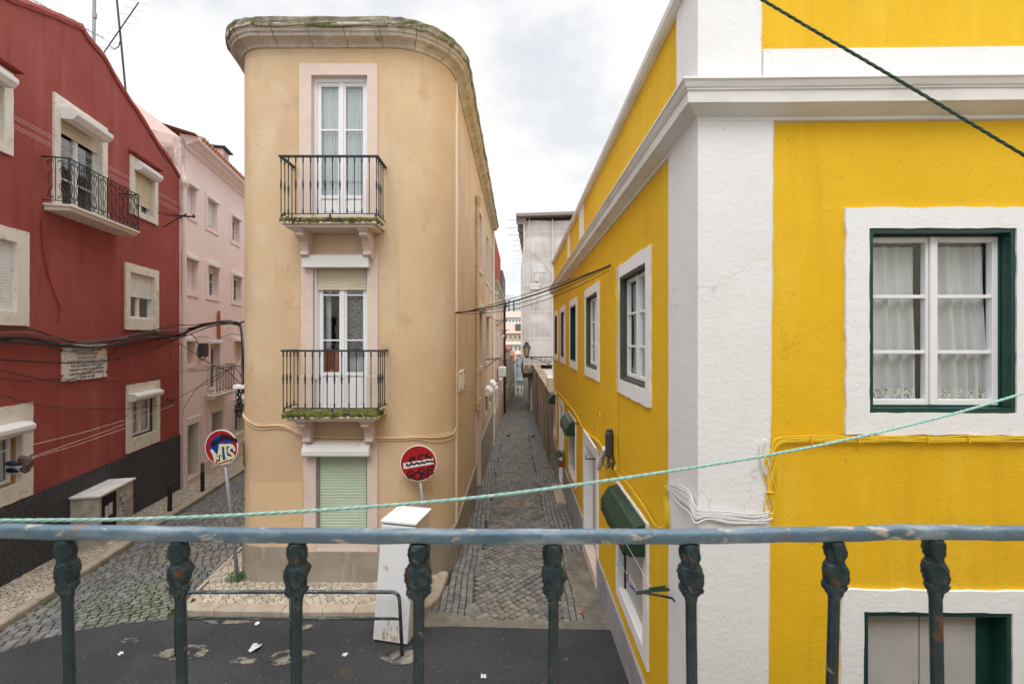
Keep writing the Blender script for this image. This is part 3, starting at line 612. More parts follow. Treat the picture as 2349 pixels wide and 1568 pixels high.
# white strip: corner pilaster, far-end strip, parapet strips
def stripbox(F, a0, a1, z0, z1, pr=.022, wob=.004):
    mb = MB(); n = max(2, int((z1 - z0) / .12)); rows = []
    for k in range(n + 1):
        z = z0 + (z1 - z0) * k / n; j0 = ru(-wob, wob); j1 = ru(-wob, wob)
        rows.append([mb.vert(F(a0 + j0, .01, z)), mb.vert(F(a0 + j0, -pr, z)), mb.vert(F(a1 + j1, -pr, z)), mb.vert(F(a1 + j1, .01, z))])
    for k in range(n):
        for q in range(3): mb.f.append([rows[k][q], rows[k][q + 1], rows[k + 1][q + 1], rows[k + 1][q]]); mb.mi.append(0)
    mb.f.append(rows[0]); mb.f.append(rows[-1]); mb.mi += [0, 0]
    return mb
def corner_strip(z0, z1, al, fr, pr=.022, lean=0.0):
    """wraps the corner: al metres up the alley side, fr metres along the front; lean widens it downwards"""
    mb = MB(); n = int((z1 - z0) / .12); rows = []
    for k in range(n + 1):
        z = z0 + (z1 - z0) * k / n; l = lean * (z1 - z) ; j0 = ru(-.004, .004); j1 = ru(-.004, .004)
        pts = [(aC - al + j0, .01), (aC - al + j0, -pr), (aC - .03, -pr - l * .0), (aC, -pr), (aC + .03, -pr), (aC + fr + j1 - l, -pr), (aC + fr + j1 - l, .01)]
        rows.append([mb.vert(yp.F(a, y, z)) for a, y in pts])
    for k in range(n):
        for q in range(6): mb.f.append([rows[k][q], rows[k][q + 1], rows[k + 1][q + 1], rows[k + 1][q]]); mb.mi.append(0)
    return mb
corner_strip(-4.5, 1.62, -ya.a_at(1537), yf.a_at(1776), lean=.009).build('corner_pilaster', 'white', yellow, recalc=False)
corner_strip(1.78, 2.70, .42, yf.a_at(1748)).build('parapet_pilaster', 'white', yellow, recalc=False)
stripbox(ya.F, AE, AE + .28, -5.2, 1.6).build('end_pilaster', 'white', yellow)
for (u0, u1) in ((1331, 1339.5), (1303.5, 1307.5)): stripbox(ya.F, ya.a_at(u0), ya.a_at(u1), 1.78, 2.66).build('parapet_pilaster', 'white', yellow)
stripbox(ya.F, AE, AE + .28, 1.78, 2.66).build('parapet_pilaster', 'white', yellow)
mb = MB(); mb.box(yf.F, yf.a_at(1748) + .0, FB, -.02, .012, 1.78, 2.078); mb.build('parapet_band', 'white', yellow)
mb = MB(); mb.box(ya.F, AE + .28, -.42, -.018, .012, 1.78, 1.87); mb.build('parapet_band', 'white', yellow)
# cornice (y negative = outward)
ss = [0] + [aC * k / 14 for k in range(1, 14)] + [aC] + [aC + .25 + (FB - .25) * k / 20 for k in range(21)]
cprof = [(.0, 1.56), (-.025, 1.565), (-.03, 1.585), (-.06, 1.598), (-.11, 1.625), (-.135, 1.637), (-.14, 1.715), (-.15, 1.718), (-.152, 1.727), (-.16, 1.735), (-.175, 1.765), (-.185, 1.775), (-.185, 1.79), (-.03, 1.80), (.0, 1.80)]
mb = MB(); mb.sweep(yp.F, ss, cprof, jit=.0015); mb.build('cornice', 'cornice_w', yellow, recalc=True)
mb = MB(); mb.sweep(yp.F, ss, [(.02, 2.66), (-.05, 2.66), (-.075, 2.69), (-.08, 2.74), (-.05, 2.78), (.2, 2.80), (.2, 2.66)], jit=.001); mb.build('coping', 'cornice_w', yellow)
# plinth
mb = MB()
pz = -3.52
gaps = sorted([(g[0], g[1]) for g in gd]); cur = AE
for g in gaps + [(-.02, 0)]:
    if g[0] > cur: mb.box(ya.F, cur, g[0], -.03, .012, -5.2, pz)
    cur = g[1]
mb.box(ya.F, -.02, 0, -.03, .012, -5.2, pz)
mb.build('plinth', 'greyplinth', yellow)
# upper windows in the alley, the big front window
def yellow_window(F, o, side, curtain=True, front=False, dark=False):
    i = inset(o, .165, .165, .155, .15) if front else inset(o, .15, .15, .17, .15)
    s = surround(yellow, F, o, i, .022, .03, 'whitewin', .007 if front or side < 2 else .004)
    mb = MB(); mb.ring(F, (i[0] - .01, i[1] + .01, i[2] - .01, i[3] + .01), inset(i, .032, .030, .034, .030), -.012, .03, .10)
    mb.ring(F, inset(i, .028, .026, .030, .026), inset(i, .044, .040, .048, .044), .055, .07, .12)
    mb.build('outer_frame', 'greenframe' if front or dark else 'olive', s)
    j = inset(i, .040, .036, .044, .040)
    if dark:
        sash(s, F, j, .10, mat='greenframe', fw=.05, glass='glassdark')
        room(s, F, j, .16); return
    sash(s, F, j, .066, fw=.042, bw=.026, mull=.026, rows=(.315, .645))
    if curtain:
        am = (j[0] + j[1]) / 2
        drape(s, F, j[0] + .02, am - .07 if front else am - .02, j[2] + .04, j[3] - .06, .14, folds=4, amp=.02, lean=.10, hem=.075)
        drape(s, F, am + .02, j[1] - (.03 if front else .02), j[2] + .04, j[3] - .06, .14, folds=5, amp=.02, lean=.14, hem=.075)
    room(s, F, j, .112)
yellow_window(yf.F, big, 0, front=True)
for k, o in enumerate(aw): yellow_window(ya.F, o, k, curtain=k in (0, 1), dark=k in (2, 4))
# boarded lower front window
i = inset(low, .16, .16, .15, .155)
s = surround(yellow, yf.F, low, i, .022, .03, 'whitewin', .007)
mb = MB(); mb.ring(yf.F, (i[0] - .01, i[1] + .01, i[2] - .01, i[3] + .01), inset(i, .036, .03, .03, .035), -.012, .03, .12); mb.build('outer_frame', 'greenframe', s)
j = inset(i, .03, .03, .03, .035); am = (j[0] + j[1]) / 2 - .03
mb = MB(); mb.box(yf.F, j[0], am - .012, .085, .11, j[2], j[3]); mb.box(yf.F, am + .022, j[1] - .12, .085, .11, j[2], j[3]); mb.box(yf.F, am - .008, am + .018, .078, .11, j[2], j[3])
mb.build('shutter_panel', 'panelgrey', s, bevel=.002)
mb = MB(); mb.box(yf.F, j[1] - .118, j[1], .095, .12, j[2], j[3]); mb.build('frame_board', 'greenframe', s)
mb = MB(); mb.box(yf.F, j[0], j[1] - .12, .112, .13, j[2], j[3]); mb.build('back_board', 'dark', s)
# lower alley windows
def lower_window(o, box, panel, k):
    i = inset(o, .15, .15, .15, .15)
    s = surround(yellow, ya.F, o, i, .022, .14, 'whitewin', .006)
    if panel:
        mb = MB(); am = (i[0] + i[1]) / 2
        mb.box(ya.F, i[0] + .03, i[1] - .03, .07, .11, i[2], i[3]); mb.build('shutter_panel', 'panelgrey', s, bevel=.003)
        for a in (i[0], i[1] - .03):
            mb = MB(); mb.box(ya.F, a, a + .03, .05, .11, i[2], i[3]); mb.build('guide_rail', 'ironblack', s)
    else:
        sash(s, ya.F, i, .10, mat='greenframe' if k == 1 else 'wood', glass='glassdark'); room(s, ya.F, i, .15)
        mb = MB(); mb.box(ya.F, i[0], i[1], -.045, .1, i[2] - .03, i[2] + .0); mb.build('sill', 'stonepink', s, bevel=.004)
    if box:
        b = sbox(s, ya.F, i[0] - .06, i[1] + .10, o[3] - .36, o[3] - .02, .21, 'greenbox', y=-.024, kind=2)
        mb = MB(); pts = []
        for e in range(9): pts.append(ya.F(i[0] - .05 + (i[1] - i[0] + .12) * e / 8, -.225 - ru(0, .012), o[3] - .335 + ru(-.015, .01)))
        mb.tube(pts, .012, 5); mb.build('torn_edge', 'ironblack', b)
lower_window(gw[0], True, True, 0); lower_window(gw[1], True, False, 1); lower_window(gw[2], True, False, 2)
for k, o in enumerate(gd):
    i = (o[0] + .15, o[1] - .15, o[2] - .8, o[3] - .16)
    s = surround(yellow, ya.F, (o[0], o[1], -5.1, o[3]), (i[0], i[1], -5.15, i[3]), .024, .16, 'whitewin', .003, name='door_surround')
    mb = MB(); mb.box(ya.F, i[0], i[1], .14, .18, -5.1, i[3]); mb.build('door', 'panelgrey', s)
    mb = MB(); mb.box(ya.F, i[1] - .05, i[1] - .005, .10, .14, -5.1, i[3]); mb.build('door_dark_gap', 'ironblack', s)  # black strip stands in for the dark gap beside the door
    yb = ya.F((i[0] + i[1]) / 2)[1]
    mb = MB(); mb.box(ya.F, i[0], i[1], -.03, .14, -5.1, zg(yb) + .20); mb.build('threshold', 'stonepink', s, bevel=.01)
# pavement step and pot plant
mb = MB(); a0 = ya.a_at(1271, -.25); a1 = ya.a_at(1290, -.25)
st = thing('stone_step', 'worn brown stone step against the foot of the yellow wall in the alley', 'step', (1.2, 10.6, zg(10.6)))
mb.box(ya.F, -9.6, -8.1, -.30, -.032, zg(12.5) - .1, zg(11.3) + .10); mb.build('slab', 'kerb', st, bevel=.015)

# ================================================================== BEIGE HOUSE
beige = thing('beige_house', 'beige three storey corner house with rounded front and mossy stone cornice', 'house', (-3, 7.2, zg(7.2)))
rl, rr = .57, .935
pts = []
ld = Vector((-.2345, 1)).normalized(); nl = Vector((-ld.y, ld.x)) * -1     # outward normal of the left side (to -x)
nl = Vector((-ld.y, ld.x))
cl = Vector((-4.10, 7.2 + rl)); cR = Vector((-1.985, 7.2 + rr)); 
tl = cl + nl * rl
pts.append(tuple(tl + ld * 13)); pts.append(tuple(tl + ld * 6)); pts.append(tuple(tl + ld * 1.5))
a_s = math.atan2(nl.y, nl.x); a_s = a_s if a_s > 0 else a_s + 2 * math.pi
for k in range(0, 15):
    t = a_s + (1.5 * math.pi - a_s) * k / 14; pts.append((cl.x + rl * math.cos(t), cl.y + rl * math.sin(t)))
nf0 = len(pts) - 1
pts.append((cl.x + .01, 7.2)); pts.append((cR.x - .01, 7.2))
nr = -.0155
for k in range(0, 19):
    t = 1.5 * math.pi + (math.pi / 2 - .0155) * k / 18; pts.append((cR.x + rr * math.cos(t), cR.y + rr * math.sin(t)))
nr1 = len(pts) - 1
ex = pts[-1]
for L_ in (1.5, 3.5, 6, 8.5, 11.5): pts.append((ex[0] + .0155 * L_, ex[1] + L_))
bp = Path(pts); sF = bp.c[nf0]; sR = bp.c[nr1]
bx = lambda u, Y=7.2: sF + ((u - U0) * Y / FPX - pts[nf0][0])           # path position of a column of the flat front
bz = lambda v, Y=7.2: (VH - v) * Y / FPX
bal = Wall(ex[0], ex[1], .0155, 1)                                       # alley side
def sa(u, y=0.0): return sR + bal.a_at(u, y)
def za(u, v): return bal.uv(u, v)[1]
LF = bp.F
door1 = (bx(688), bx(867), bz(497), bz(148)); door2 = (bx(692), bx(868), bz(947), bz(581)); gwin = (bx(698), bx(867), bz(1262), bz(1008))
bh = [hole(door1), hole(door2), hole(gwin)]
# alley side windows: upper, middle, lower
aws = []
def awin(u0, v0, u1, v1): 
    a0, a1 = sa(u0), sa(u1); return (a0, a1, za(u1, v1) if v1 else 0, za(u0, v0))
upA = [(sa(1094), sa(1104.5)), (sa(1113.5), sa(1120)), (sa(1123), sa(1127))]
aU = [(a, b, 2.0, 3.9) for a, b in upA]
aM = [(a, b, -.95, .95) for a, b in upA[:2]]
dA = (sa(1091), sa(1101.5), -5.4, -1.75)
aL = [(sa(1111), sa(1117), -2.75, -1.75), (sa(1121), sa(1126), -2.75, -1.75)]
allA = aU + aM + [dA] + aL
mb = MB()
ss = list(bp.c)
mb.sheet(bp.F, ss, -5.8, 4.86, 0, bh + [hole(h, .015) for h in allA])
e0 = Vector(pts[0]); e1 = Vector(pts[-1])
mb.face([(e1.x, e1.y, -5.8), (e0.x, e0.y, -5.8), (e0.x, e0.y, 4.86), (e1.x, e1.y, 4.86)])
bm_top = [mb.vert((p[0], p[1], 4.84)) for p in pts]; mb.f.append(bm_top); mb.mi.append(0)
mb.build('wall', 'beige', beige, recalc=False)
# repainted square low on the left
mb = MB(); n = 8; a0, a1 = bx(582) - .1, bx(694)
mb.sweep(bp.F, [a0 + (a1 - a0) * k / n for k in range(n + 1)], [(.002, -2.36), (-.004, -2.36), (-.004, -3.40), (.002, -3.40)]); mb.build('repainted_patch', 'beigepatch', beige)
# plinth follows the wall
sp = [s for s in ss if s <= dA[0]] + [dA[0]]
mb = MB(); pp = [(.02, -5.8), (-.035, -5.8), (-.035, -3.41), (-.02, -3.395), (.02, -3.39)]
mb.sweep(bp.F, [s for s in sp if s <= sF] + [gwin[0]], pp); 
mb.sweep(bp.F, [gwin[0], gwin[1]], [(y, min(z, -3.49)) for y, z in pp][0:3] + [(-.02, -3.485), (.02, -3.485)])
mb.sweep(bp.F, [gwin[1]] + [s for s in sp if s > gwin[1]], pp)
mb.sweep(bp.F, [dA[1], bp.c[-1]], [(y, z + (.28 if z > -5 else 0)) for y, z in pp])
mb.build('plinth', 'plinth', beige)
# cornice
cs = []
for a, b in zip(ss[:-1], ss[1:]):
    n = max(1, int((b - a) / .3))
    cs += [a + (b - a) * k / n for k in range(n)]
cs.append(ss[-1])
cp = [(.0, 4.80), (-.03, 4.80), (-.045, 4.84), (-.10, 4.87), (-.17, 4.885), (-.185, 4.895), (-.19, 4.93), (-.22, 4.945), (-.225, 4.985), (-.25, 5.0), (-.265, 5.02), (-.265, 5.045), (-.02, 5.06)]
mb = MB(); mb.sweep(bp.F, cs, cp + [(.1, 5.06), (.1, 4.80)], jit=.0025); mb.build('cornice', 'stonecorn', beige)
mb = MB(); mb.sweep(bp.F, cs, [(.3, 4.995), (-.262, 4.995), (-.270, 5.03), (-.268, 5.075), (-.272, 5.115), (-.25, 5.14), (-.16, 5.17), (-.05, 5.24), (.1, 5.30), (.3, 5.30)], jit=.012); mb.build('cornice_top', 'mossy', beige)
mb = MB()
for s in (bx(640), bx(720), bx(800), bx(880), bx(880) + .5, bx(880) + 1.0, bx(640) - .55):
    mb.sweep(bp.F, [s - .006, s + .006], [(y - .003, z) for y, z in cp[1:-1]] + [(.0, 5.04), (.0, 4.8)])
mb.build('cornice_joint', 'mossy', beige)
# cream pipe at the alley corner
mb = MB(); mb.box(bp.F, sR - .01, sR + .13, -.022, .01, -5.0, 4.80); mb.build('corner_strip', 'stripcream', beige, bevel=.004)
mb = MB(); a = sa(1090.5); 
for (z0, z1) in ((-1.9, 3.65),): mb.tube([bp.F(a, -.06, z0 + (z1 - z0) * k / 10) for k in range(11)], .048, 10)
for z in (3.2, 2.0, .55, -.9, -1.75): mb.tube([bp.F(a, -.06, z - .03), bp.F(a, -.06, z + .03)], .062, 10)
mb.lathe(bp.F(a, -.08, 3.6), [(.05, 0), (.06, .03), (.10, .16), (.12, .22), (.12, .26), (.07, .27)], 12); mb.build('drainpipe', 'beige', beige, smooth=False)
mb = MB(); a = bp.c[-1] - .12; mb.tube([bp.F(a, -.05, -5.2), bp.F(a, -.05, 4.7)], .045, 8); mb.build('drainpipe', 'stripcream', beige)
# street name plaque on the alley side
mb = MB(); a0, a1 = sa(1052), sa(1062); mb.box(bp.F, a0, a1, -.03, .0, za(1052, 900), za(1052, 852)); sg = mb.build('wall_plate', 'marble', beige, bevel=.004)
mb = MB()
for a in (a0 + .05, a1 - .05):
    for z in (za(1052, 900) + .05, za(1052, 852) - .05): mb.tube([bp.F(a, -.045, z), bp.F(a, -.028, z)], .018, 8)
mb.build('screw', 'ironblack', sg)
# french doors on the balconies
def french(o, curtained, shutter):
    i = inset(o, .20, .17, 0.0, .19) if not shutter else inset(o, .20, .17, 0.0, .19)
    s = surround(beige, LF, (o[0], o[1], o[2] - .05, o[3]), (i[0], i[1], o[2] - .04, i[3]), .03, .17, 'stonepink', name='door_surround')
    for q0, q1 in ((o[0] - .02, i[0] + .012), (i[1] - .012, o[1] + .02)):
        mb = MB(); mb.box(LF, q0, q1, -.042, .0, o[2] - .05, o[2] + .62); mb.build('jamb_base', 'stonepink', s, bevel=.006)
    top = i[3] - (.0 if not shutter else .36)
    mb = MB(); mb.box(LF, i[0] + .0, i[0] + .05, .07, .15, o[2], i[3] - .001); mb.box(LF, i[1] - .05, i[1], .07, .15, o[2], i[3] - .001); mb.box(LF, i[0] + .05, i[1] - .05, .07, .15, i[3] - .06, i[3] - .001)
    mb.build('door_frame', 'pvc', s, bevel=.003)
    j = (i[0] + .052, i[1] - .052, o[2] + .02, i[3] - .062)
    am = (j[0] + j[1]) / 2
    if not shutter: sash(s, LF, j, .09, rows=(.65,), fw=.06, solid=.115 * 1.3, name='door_leaf', mull=.028, bw=.028)
    else:
        sash(s, LF, j, .09, rows=(.50, .82), fw=.062, solid=.26, name='door_leaf', mull=.028, bw=.024)
        slats(s, LF, i[0] + .052, i[1] - .052, top - .02, i[3] - .04, .06, 'shutcream', .045)
        sbox(s, LF, i[0] - .14, i[1] + .045, i[3] - .06, i[3] + .14, .10, y=-.031, kind=1)
        for a in (i[0] + .0, i[1] - .035):
            mb = MB(); mb.box(LF, a, a + .035, .035, .069, o[2] + .55, i[3] - .05); mb.build('guide_rail', 'pvc', s)
    if curtained:
        drape(s, LF, j[0] + .05, am - .04, j[2] + .25, j[3] - .05, .165, 6, .018, lean=.05)
        drape(s, LF, am + .04, j[1] - .05, j[2] + .25, j[3] - .05, .165, 7, .018, lean=.08)
    else:
        drape(s, LF, am + .05, j[1] - .06, j[2] + .95, j[3] - .1, .17, 3, .006, mat='curtainlace', name='lace_curtain')
        drape(s, LF, am + .05, j[1] - .06, j[2] + .45, j[2] + .95, .24, 7, .015, name='curtain')
        drape(s, LF, j[0] + .06, am - .25, j[2] + .95, j[3] - .1, .22, 2, .012, name='curtain')
        mb = MB(); mb.box(LF, j[0] + .05, am - .05, .19, .21, j[2] + .5, j[2] + 1.03); mb.build('inner_blind', 'brownblind', s)
    room(s, LF, j, .15)
french(door1, True, False); french(door2, False, True)
# ground floor shutter
i = inset(gwin, .20, .17, .0, .22)
s = surround(beige, LF, (gwin[0], gwin[1], -3.49, gwin[3]), (i[0], i[1], -3.45, i[3]), .03, .12, 'stonepink')
slats(s, LF, i[0] + .035, i[1] - .035, -3.30, i[3] - .05, .06, 'shutgreen', .048)
for a in (i[0], i[1] - .035):
    mb = MB(); mb.box(LF, a, a + .035, .03, .075, -3.44, i[3]); mb.build('guide_rail', 'steel', s)
mb = MB(); mb.box(LF, i[0], i[1], -.02, .10, -3.45, -3.33); mb.build('sill', 'stonepink', s, bevel=.005)
sbox(s, LF, i[0] - .17, i[1] + .07, i[3] - .03, i[3] + .20, .14, y=-.031, kind=2)
mb = MB(); mb.box(LF, i[0] - .05, i[1] + .05, .10, .13, -3.5, i[3] + .05); mb.build('dark_backing', 'dark', s)
# balconies
def balcony(zf, u0, u1, depth, tilt=0.0):
    a0, a1 = bx(u0, 6.74) - .01, bx(u1, 6.74) - .10
    mb = MB(); mb.box(LF, a0, a1, -depth, .0, zf - .085, zf); mb.box(LF, a0 + .05, a1 - .05, -depth + .04, 0, zf - .13, zf - .085)
    b = mb.build('balcony', 'stonepink', beige, bevel=.01)
    mb = MB(); n = 60                                   # moss creeping over the slab edge
    top = []; 
    rows = [(-.02, zf + .008), (-depth + .05, zf + .010), (-depth - .003, zf + .008), (-depth - .009, zf - .02), (-depth - .004, zf - .060)]
    g = [[mb.vert(LF(a0 - .004 + (a1 - a0 + .008) * k / n, y + ru(-.006, .006), z + ru(-.006, .006) + ((ru(-.02, .012) + .03 * mnoise.noise(Vector((k * .3, zf, 0)))) if r == 4 else 0))) for k in range(n + 1)] for r, (y, z) in enumerate(rows)]
    for r in range(len(rows) - 1):
        for k in range(n): mb.f.append([g[r][k], g[r][k + 1], g[r + 1][k + 1], g[r + 1][k]]); mb.mi.append(0)
    g = [[mb.vert(LF(a1 + .005 + ru(-.002, .006), -depth - .005 + .34 * k / 8, zz + ru(-.01, .01) - (ru(-.02, .03) if zz < zf else 0))) for k in range(9)] for zz in (zf + .018, zf - .05)]
    for k in range(8): mb.f.append([g[0][k], g[0][k + 1], g[1][k + 1], g[1][k]]); mb.mi.append(0)
    mb.build('moss', 'moss', b)
    for a in (a0 + .16, a1 - .31):             # scrolled brackets
        prof = [(0, zf - .13), (-depth + .10, zf - .13), (-depth + .09, zf - .165), (-depth + .13, zf - .19), (-depth + .12, zf - .225), (-depth + .17, zf - .255), (-depth * .52, zf - .27), (-depth * .42, zf - .31), (-depth * .38, zf - .37), (-depth * .34, zf - .44), (-.17, zf - .47), (-.19, zf - .50), (-.15, zf - .53), (-.10, zf - .54), (-.06, zf - .575), (0, zf - .58)]
        mb = MB(); mb.prism(LF, prof, a, a + .13); mb.prism(LF, [(y * 1.0 + .0, z) for y, z in [(0, zf - .131), (-depth + .07, zf - .131), (-depth + .07, zf - .155), (0, zf - .155)]], a - .02, a + .15)
        for q in range(6): 
            t = q / 5; mb.lathe(LF(a + .065, -depth * .36 + .10 * t - .03, zf - .31 - .17 * t), [(.0, -.02), (.022, -.012), (.026, 0), (.022, .012), (0, .02)], 8, Vector((0, 1, 0)))
        mb.build('bracket', 'stonepink', b, bevel=.008)
    # railing
    zr = zf + .98; y0 = -depth + .035; e = .02
    mb = MB()
    rp = [(a0 - .01, .0), (a0 - .01, y0), (a1 + .01, y0), (a1 + .01, .0)]
    for (A, B) in zip(rp[:-1], rp[1:]):
        if A[1] == B[1]: mb.box(LF, A[0] - .022, B[0] + .022, A[1] - .022, A[1] + .022, zr - .03, zr)
        else: mb.box(LF, A[0] - .022, A[0] + .022, min(A[1], B[1]) + .022, max(A[1], B[1]), zr - .03, zr)
    mb.box(LF, a0, a1, y0 - .008, y0 + .008, zf + .07, zf + .085)
    for a in (a0, a1): mb.box(LF, a - .008, a + .008, y0 + .009, 0, zf + .07, zf + .085)
    for q in (a0 + .01, (a0 + a1) / 2 + .02, a1 - .01): mb.lathe(LF(q, y0, zf), [(.02, 0), (.024, .015), (.012, .03), (.022, .05), (.012, .07)], 8)
    mb.build('handrail', 'iron', b, bevel=.004)
    def bal_(a, y, orn, k):
        mb = MB(); r = .0075; zz = zf + .085; H = zr - .03 - zz
        pr = [(r, 0)]
        if k % 2: pr += [(r * 1.9, .012), (r * 1.3, .03), (r * 2, .045), (r, .075)]
        c = H * .52
        if orn: pr += [(r, c - .09), (r * 1.7, c - .08), (r * 1.5, c - .05), (r * 2.1, c - .02), (r * 2.1, c + .01), (r * 1.5, c + .03), (r * 1.8, c + .05), (r, c + .07)]
        pr += [(r, H - .09), (r * 1.8, H - .07), (r * 1.4, H - .04), (r * 1.9, H - .02), (r, H)]
        mb.lathe(LF(a, y, zz), pr, 8); mb.build('baluster', 'iron', b, smooth=True)
    n = 13
    for k in range(n + 1): bal_(a0 + (a1 - a0) * k / n, y0, k in (2, 3, 4, 5, 6, 7, 8, 9, 13, 0), k)
    for a in (a0, a1):
        for k in range(1, 4): bal_(a, y0 + (0 - y0) * k / 4, k < 3, k)
balcony(bz(500, 6.72), 645, 878, .48); balcony(bz(948, 6.72), 650, 882, .48)
# alley side openings
for o in aU + aM + aL:
    i = inset(o, .13, .13, .12, .12); s = surround(beige, bp.F, o, i, .03, .14, 'stonepink')
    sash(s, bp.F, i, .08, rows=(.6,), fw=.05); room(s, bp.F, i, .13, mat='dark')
    if o in aM: sbox(s, bp.F, i[0] - .05, i[1] + .05, i[3] - .02, i[3] + .2, .16, y=-.03)
    if o in aL: sbox(s, bp.F, i[0] - .05, i[1] + .08, i[3] - .08, i[3] + .20, .20, y=-.03, kind=2)
i = inset(dA, .12, .12, 0, .16); s = surround(beige, bp.F, dA, (i[0], i[1], -5.4, i[3]), .03, .12, 'stonepink', name='door_surround')
mb = MB(); mb.box(bp.F, i[0], i[1], .1, .14, -5.4, i[3]); mb.build('door', 'rosewall', s)
# pale painted cable sweeping round the front
def strand(Ffun, pts, r, mat, name, parent=None, n=6, seg=6):
    mb = MB(); mb.tube([Ffun(*p) for p in smooth_path([Vector(p) for p in pts], n)], r, seg); return mb.build(name, mat, parent, smooth=True)
for dz, r in ((0, .012), (-.035, .006), (.02, .006)):
    q = []
    for (u, v, Y) in ((700, 997, 7.2), (760, 1002, 7.2), (840, 1003, 7.2), (900, 1004, 7.2)): q.append((bx(u), -.04 if u < 890 else -.02, bz(v, Y) + dz))
    L0 = [(sF - .72, -.02, bz(945, 7.6) + dz), (sF - .45, -.02, -1.30 + dz), (sF - .1, -.02, -1.42 + dz * 1.5), (bx(650), -.02, bz(976) + dz)]
    R0 = [(sR - 1.05, -.02, -1.63 + dz), (sR - .7, -.02, -1.68 + dz * 2), (sR - .3, -.02, -1.70 + dz * 2), (sR - .06, -.02, -1.64 + dz), (sR - .03, -.02, -1.45), (sR - .03, -.02, .3), (sR - .03, -.02, .46)]
    strand(bp.F, L0 + q + R0, r, 'cablebeige', 'painted_cable', beige)

# ================================================================== RED HOUSE (left)
rw = Wall(-6.61, 0, -.2345, 1); RF = rw.F
def ra(u, y=0.0): return rw.a_at(u, y)
red = thing('red_house', 'dark red gabled house with limestone window surrounds and charcoal base', 'house', (RX(8), 8, zg(8)))
gable = [rw.uv(u, v) for u, v in ((-170, -75), (-60, -45), (41, 0), (94, 19), (150, 43), (176, 55), (187, 60), (198.5, 80.5), (217, 103), (240, 131), (262, 172), (288, 213.5), (318, 258), (337, 288), (360, 326), (386, 360), (411, 404))]
gable = [(5.0, gable[0][1] - .5)] + gable
def topf(pts):
    def f(a):
        if a <= pts[0][0]: return pts[0][1]
        for (a0, z0), (a1, z1) in zip(pts[:-1], pts[1:]):
            if a <= a1: return z0 + (z1 - z0) * (a - a0) / (a1 - a0)
        return pts[-1][1]
    return f
rtop = topf(gable)
def rrect(u0, u1, z0, z1): return (ra(u0), ra(u1), z0, z1)
R1 = rrect(120, 243, 2.46, 4.58); R2 = rrect(296.7, 359.6, 2.97, 4.36); R3 = rrect(285, 361.5, .23, 1.79); R4 = rrect(288, 364, -2.67, -1.07)
R5 = (ra(61.8) - 1.36, ra(61.8), .23, 1.84); R6 = (ra(25.5) - 1.3, ra(25.5), 3.03, 4.40); R7 = (ra(71) - 1.40, ra(71), -2.70, -1.10)
rh = [R1, R2, R3, R4, R5, R6, R7]
rend = ra(411.5)
mb = MB()
mb.sheet(RF, [5.0] + [g[0] for g in gable if g[0] > 5.0 and g[0] < rend] + [rend], -4.8, rtop, 0, [hole(h) for h in rh])
def farside(F, a, y1, z0, z1): mb.face([F(a, 0, z0), F(a, y1, z0), F(a, y1, z1), F(a, 0, z1)])
farside(RF, rend, 7, -4.8, rtop(rend)); farside(RF, 5.0, 7, -4.8, rtop(5.0)); mb.face([RF(5.0, 7, -4.8), RF(rend, 7, -4.8), RF(rend, 7, 4.5), RF(5.0, 7, 4.5)])
mb.build('wall', 'red', red, recalc=False)
mb = MB(); gl = [5.0] + [g[0] for g in gable if 5 < g[0] < rend] + [rend]; gg = []
for a, b in zip(gl[:-1], gl[1:]):
    n = max(1, int((b - a) / .12)); gg += [a + (b - a) * k / n for k in range(n)]
gg.append(rend)
rings = [[mb.vert(RF(a, y + ru(-.006, .006), rtop(a) + z + ru(-.012, .012))) for y, z in ((-.03, -.09), (-.045, -.02), (-.02, .05), (.15, .06), (.30, .02), (.30, -.09))] for a in gg]
for i_ in range(len(rings) - 1):
    for k in range(6): mb.f.append([rings[i_][k], rings[i_][(k + 1) % 6], rings[i_ + 1][(k + 1) % 6], rings[i_ + 1][k]]); mb.mi.append(0)
mb.build('gable_edge', 'red', red)
mb = MB()
for a, b in zip(gg[:-1:2], gg[2::2]):
    mb.face([RF(a, .3, rtop(a) - .05), RF(b, .3, rtop(b) - .05), RF(b, 7, rtop(b) - .05), RF(a, 7, rtop(a) - .05)])
mb.build('roof', 'tile', red, recalc=False)
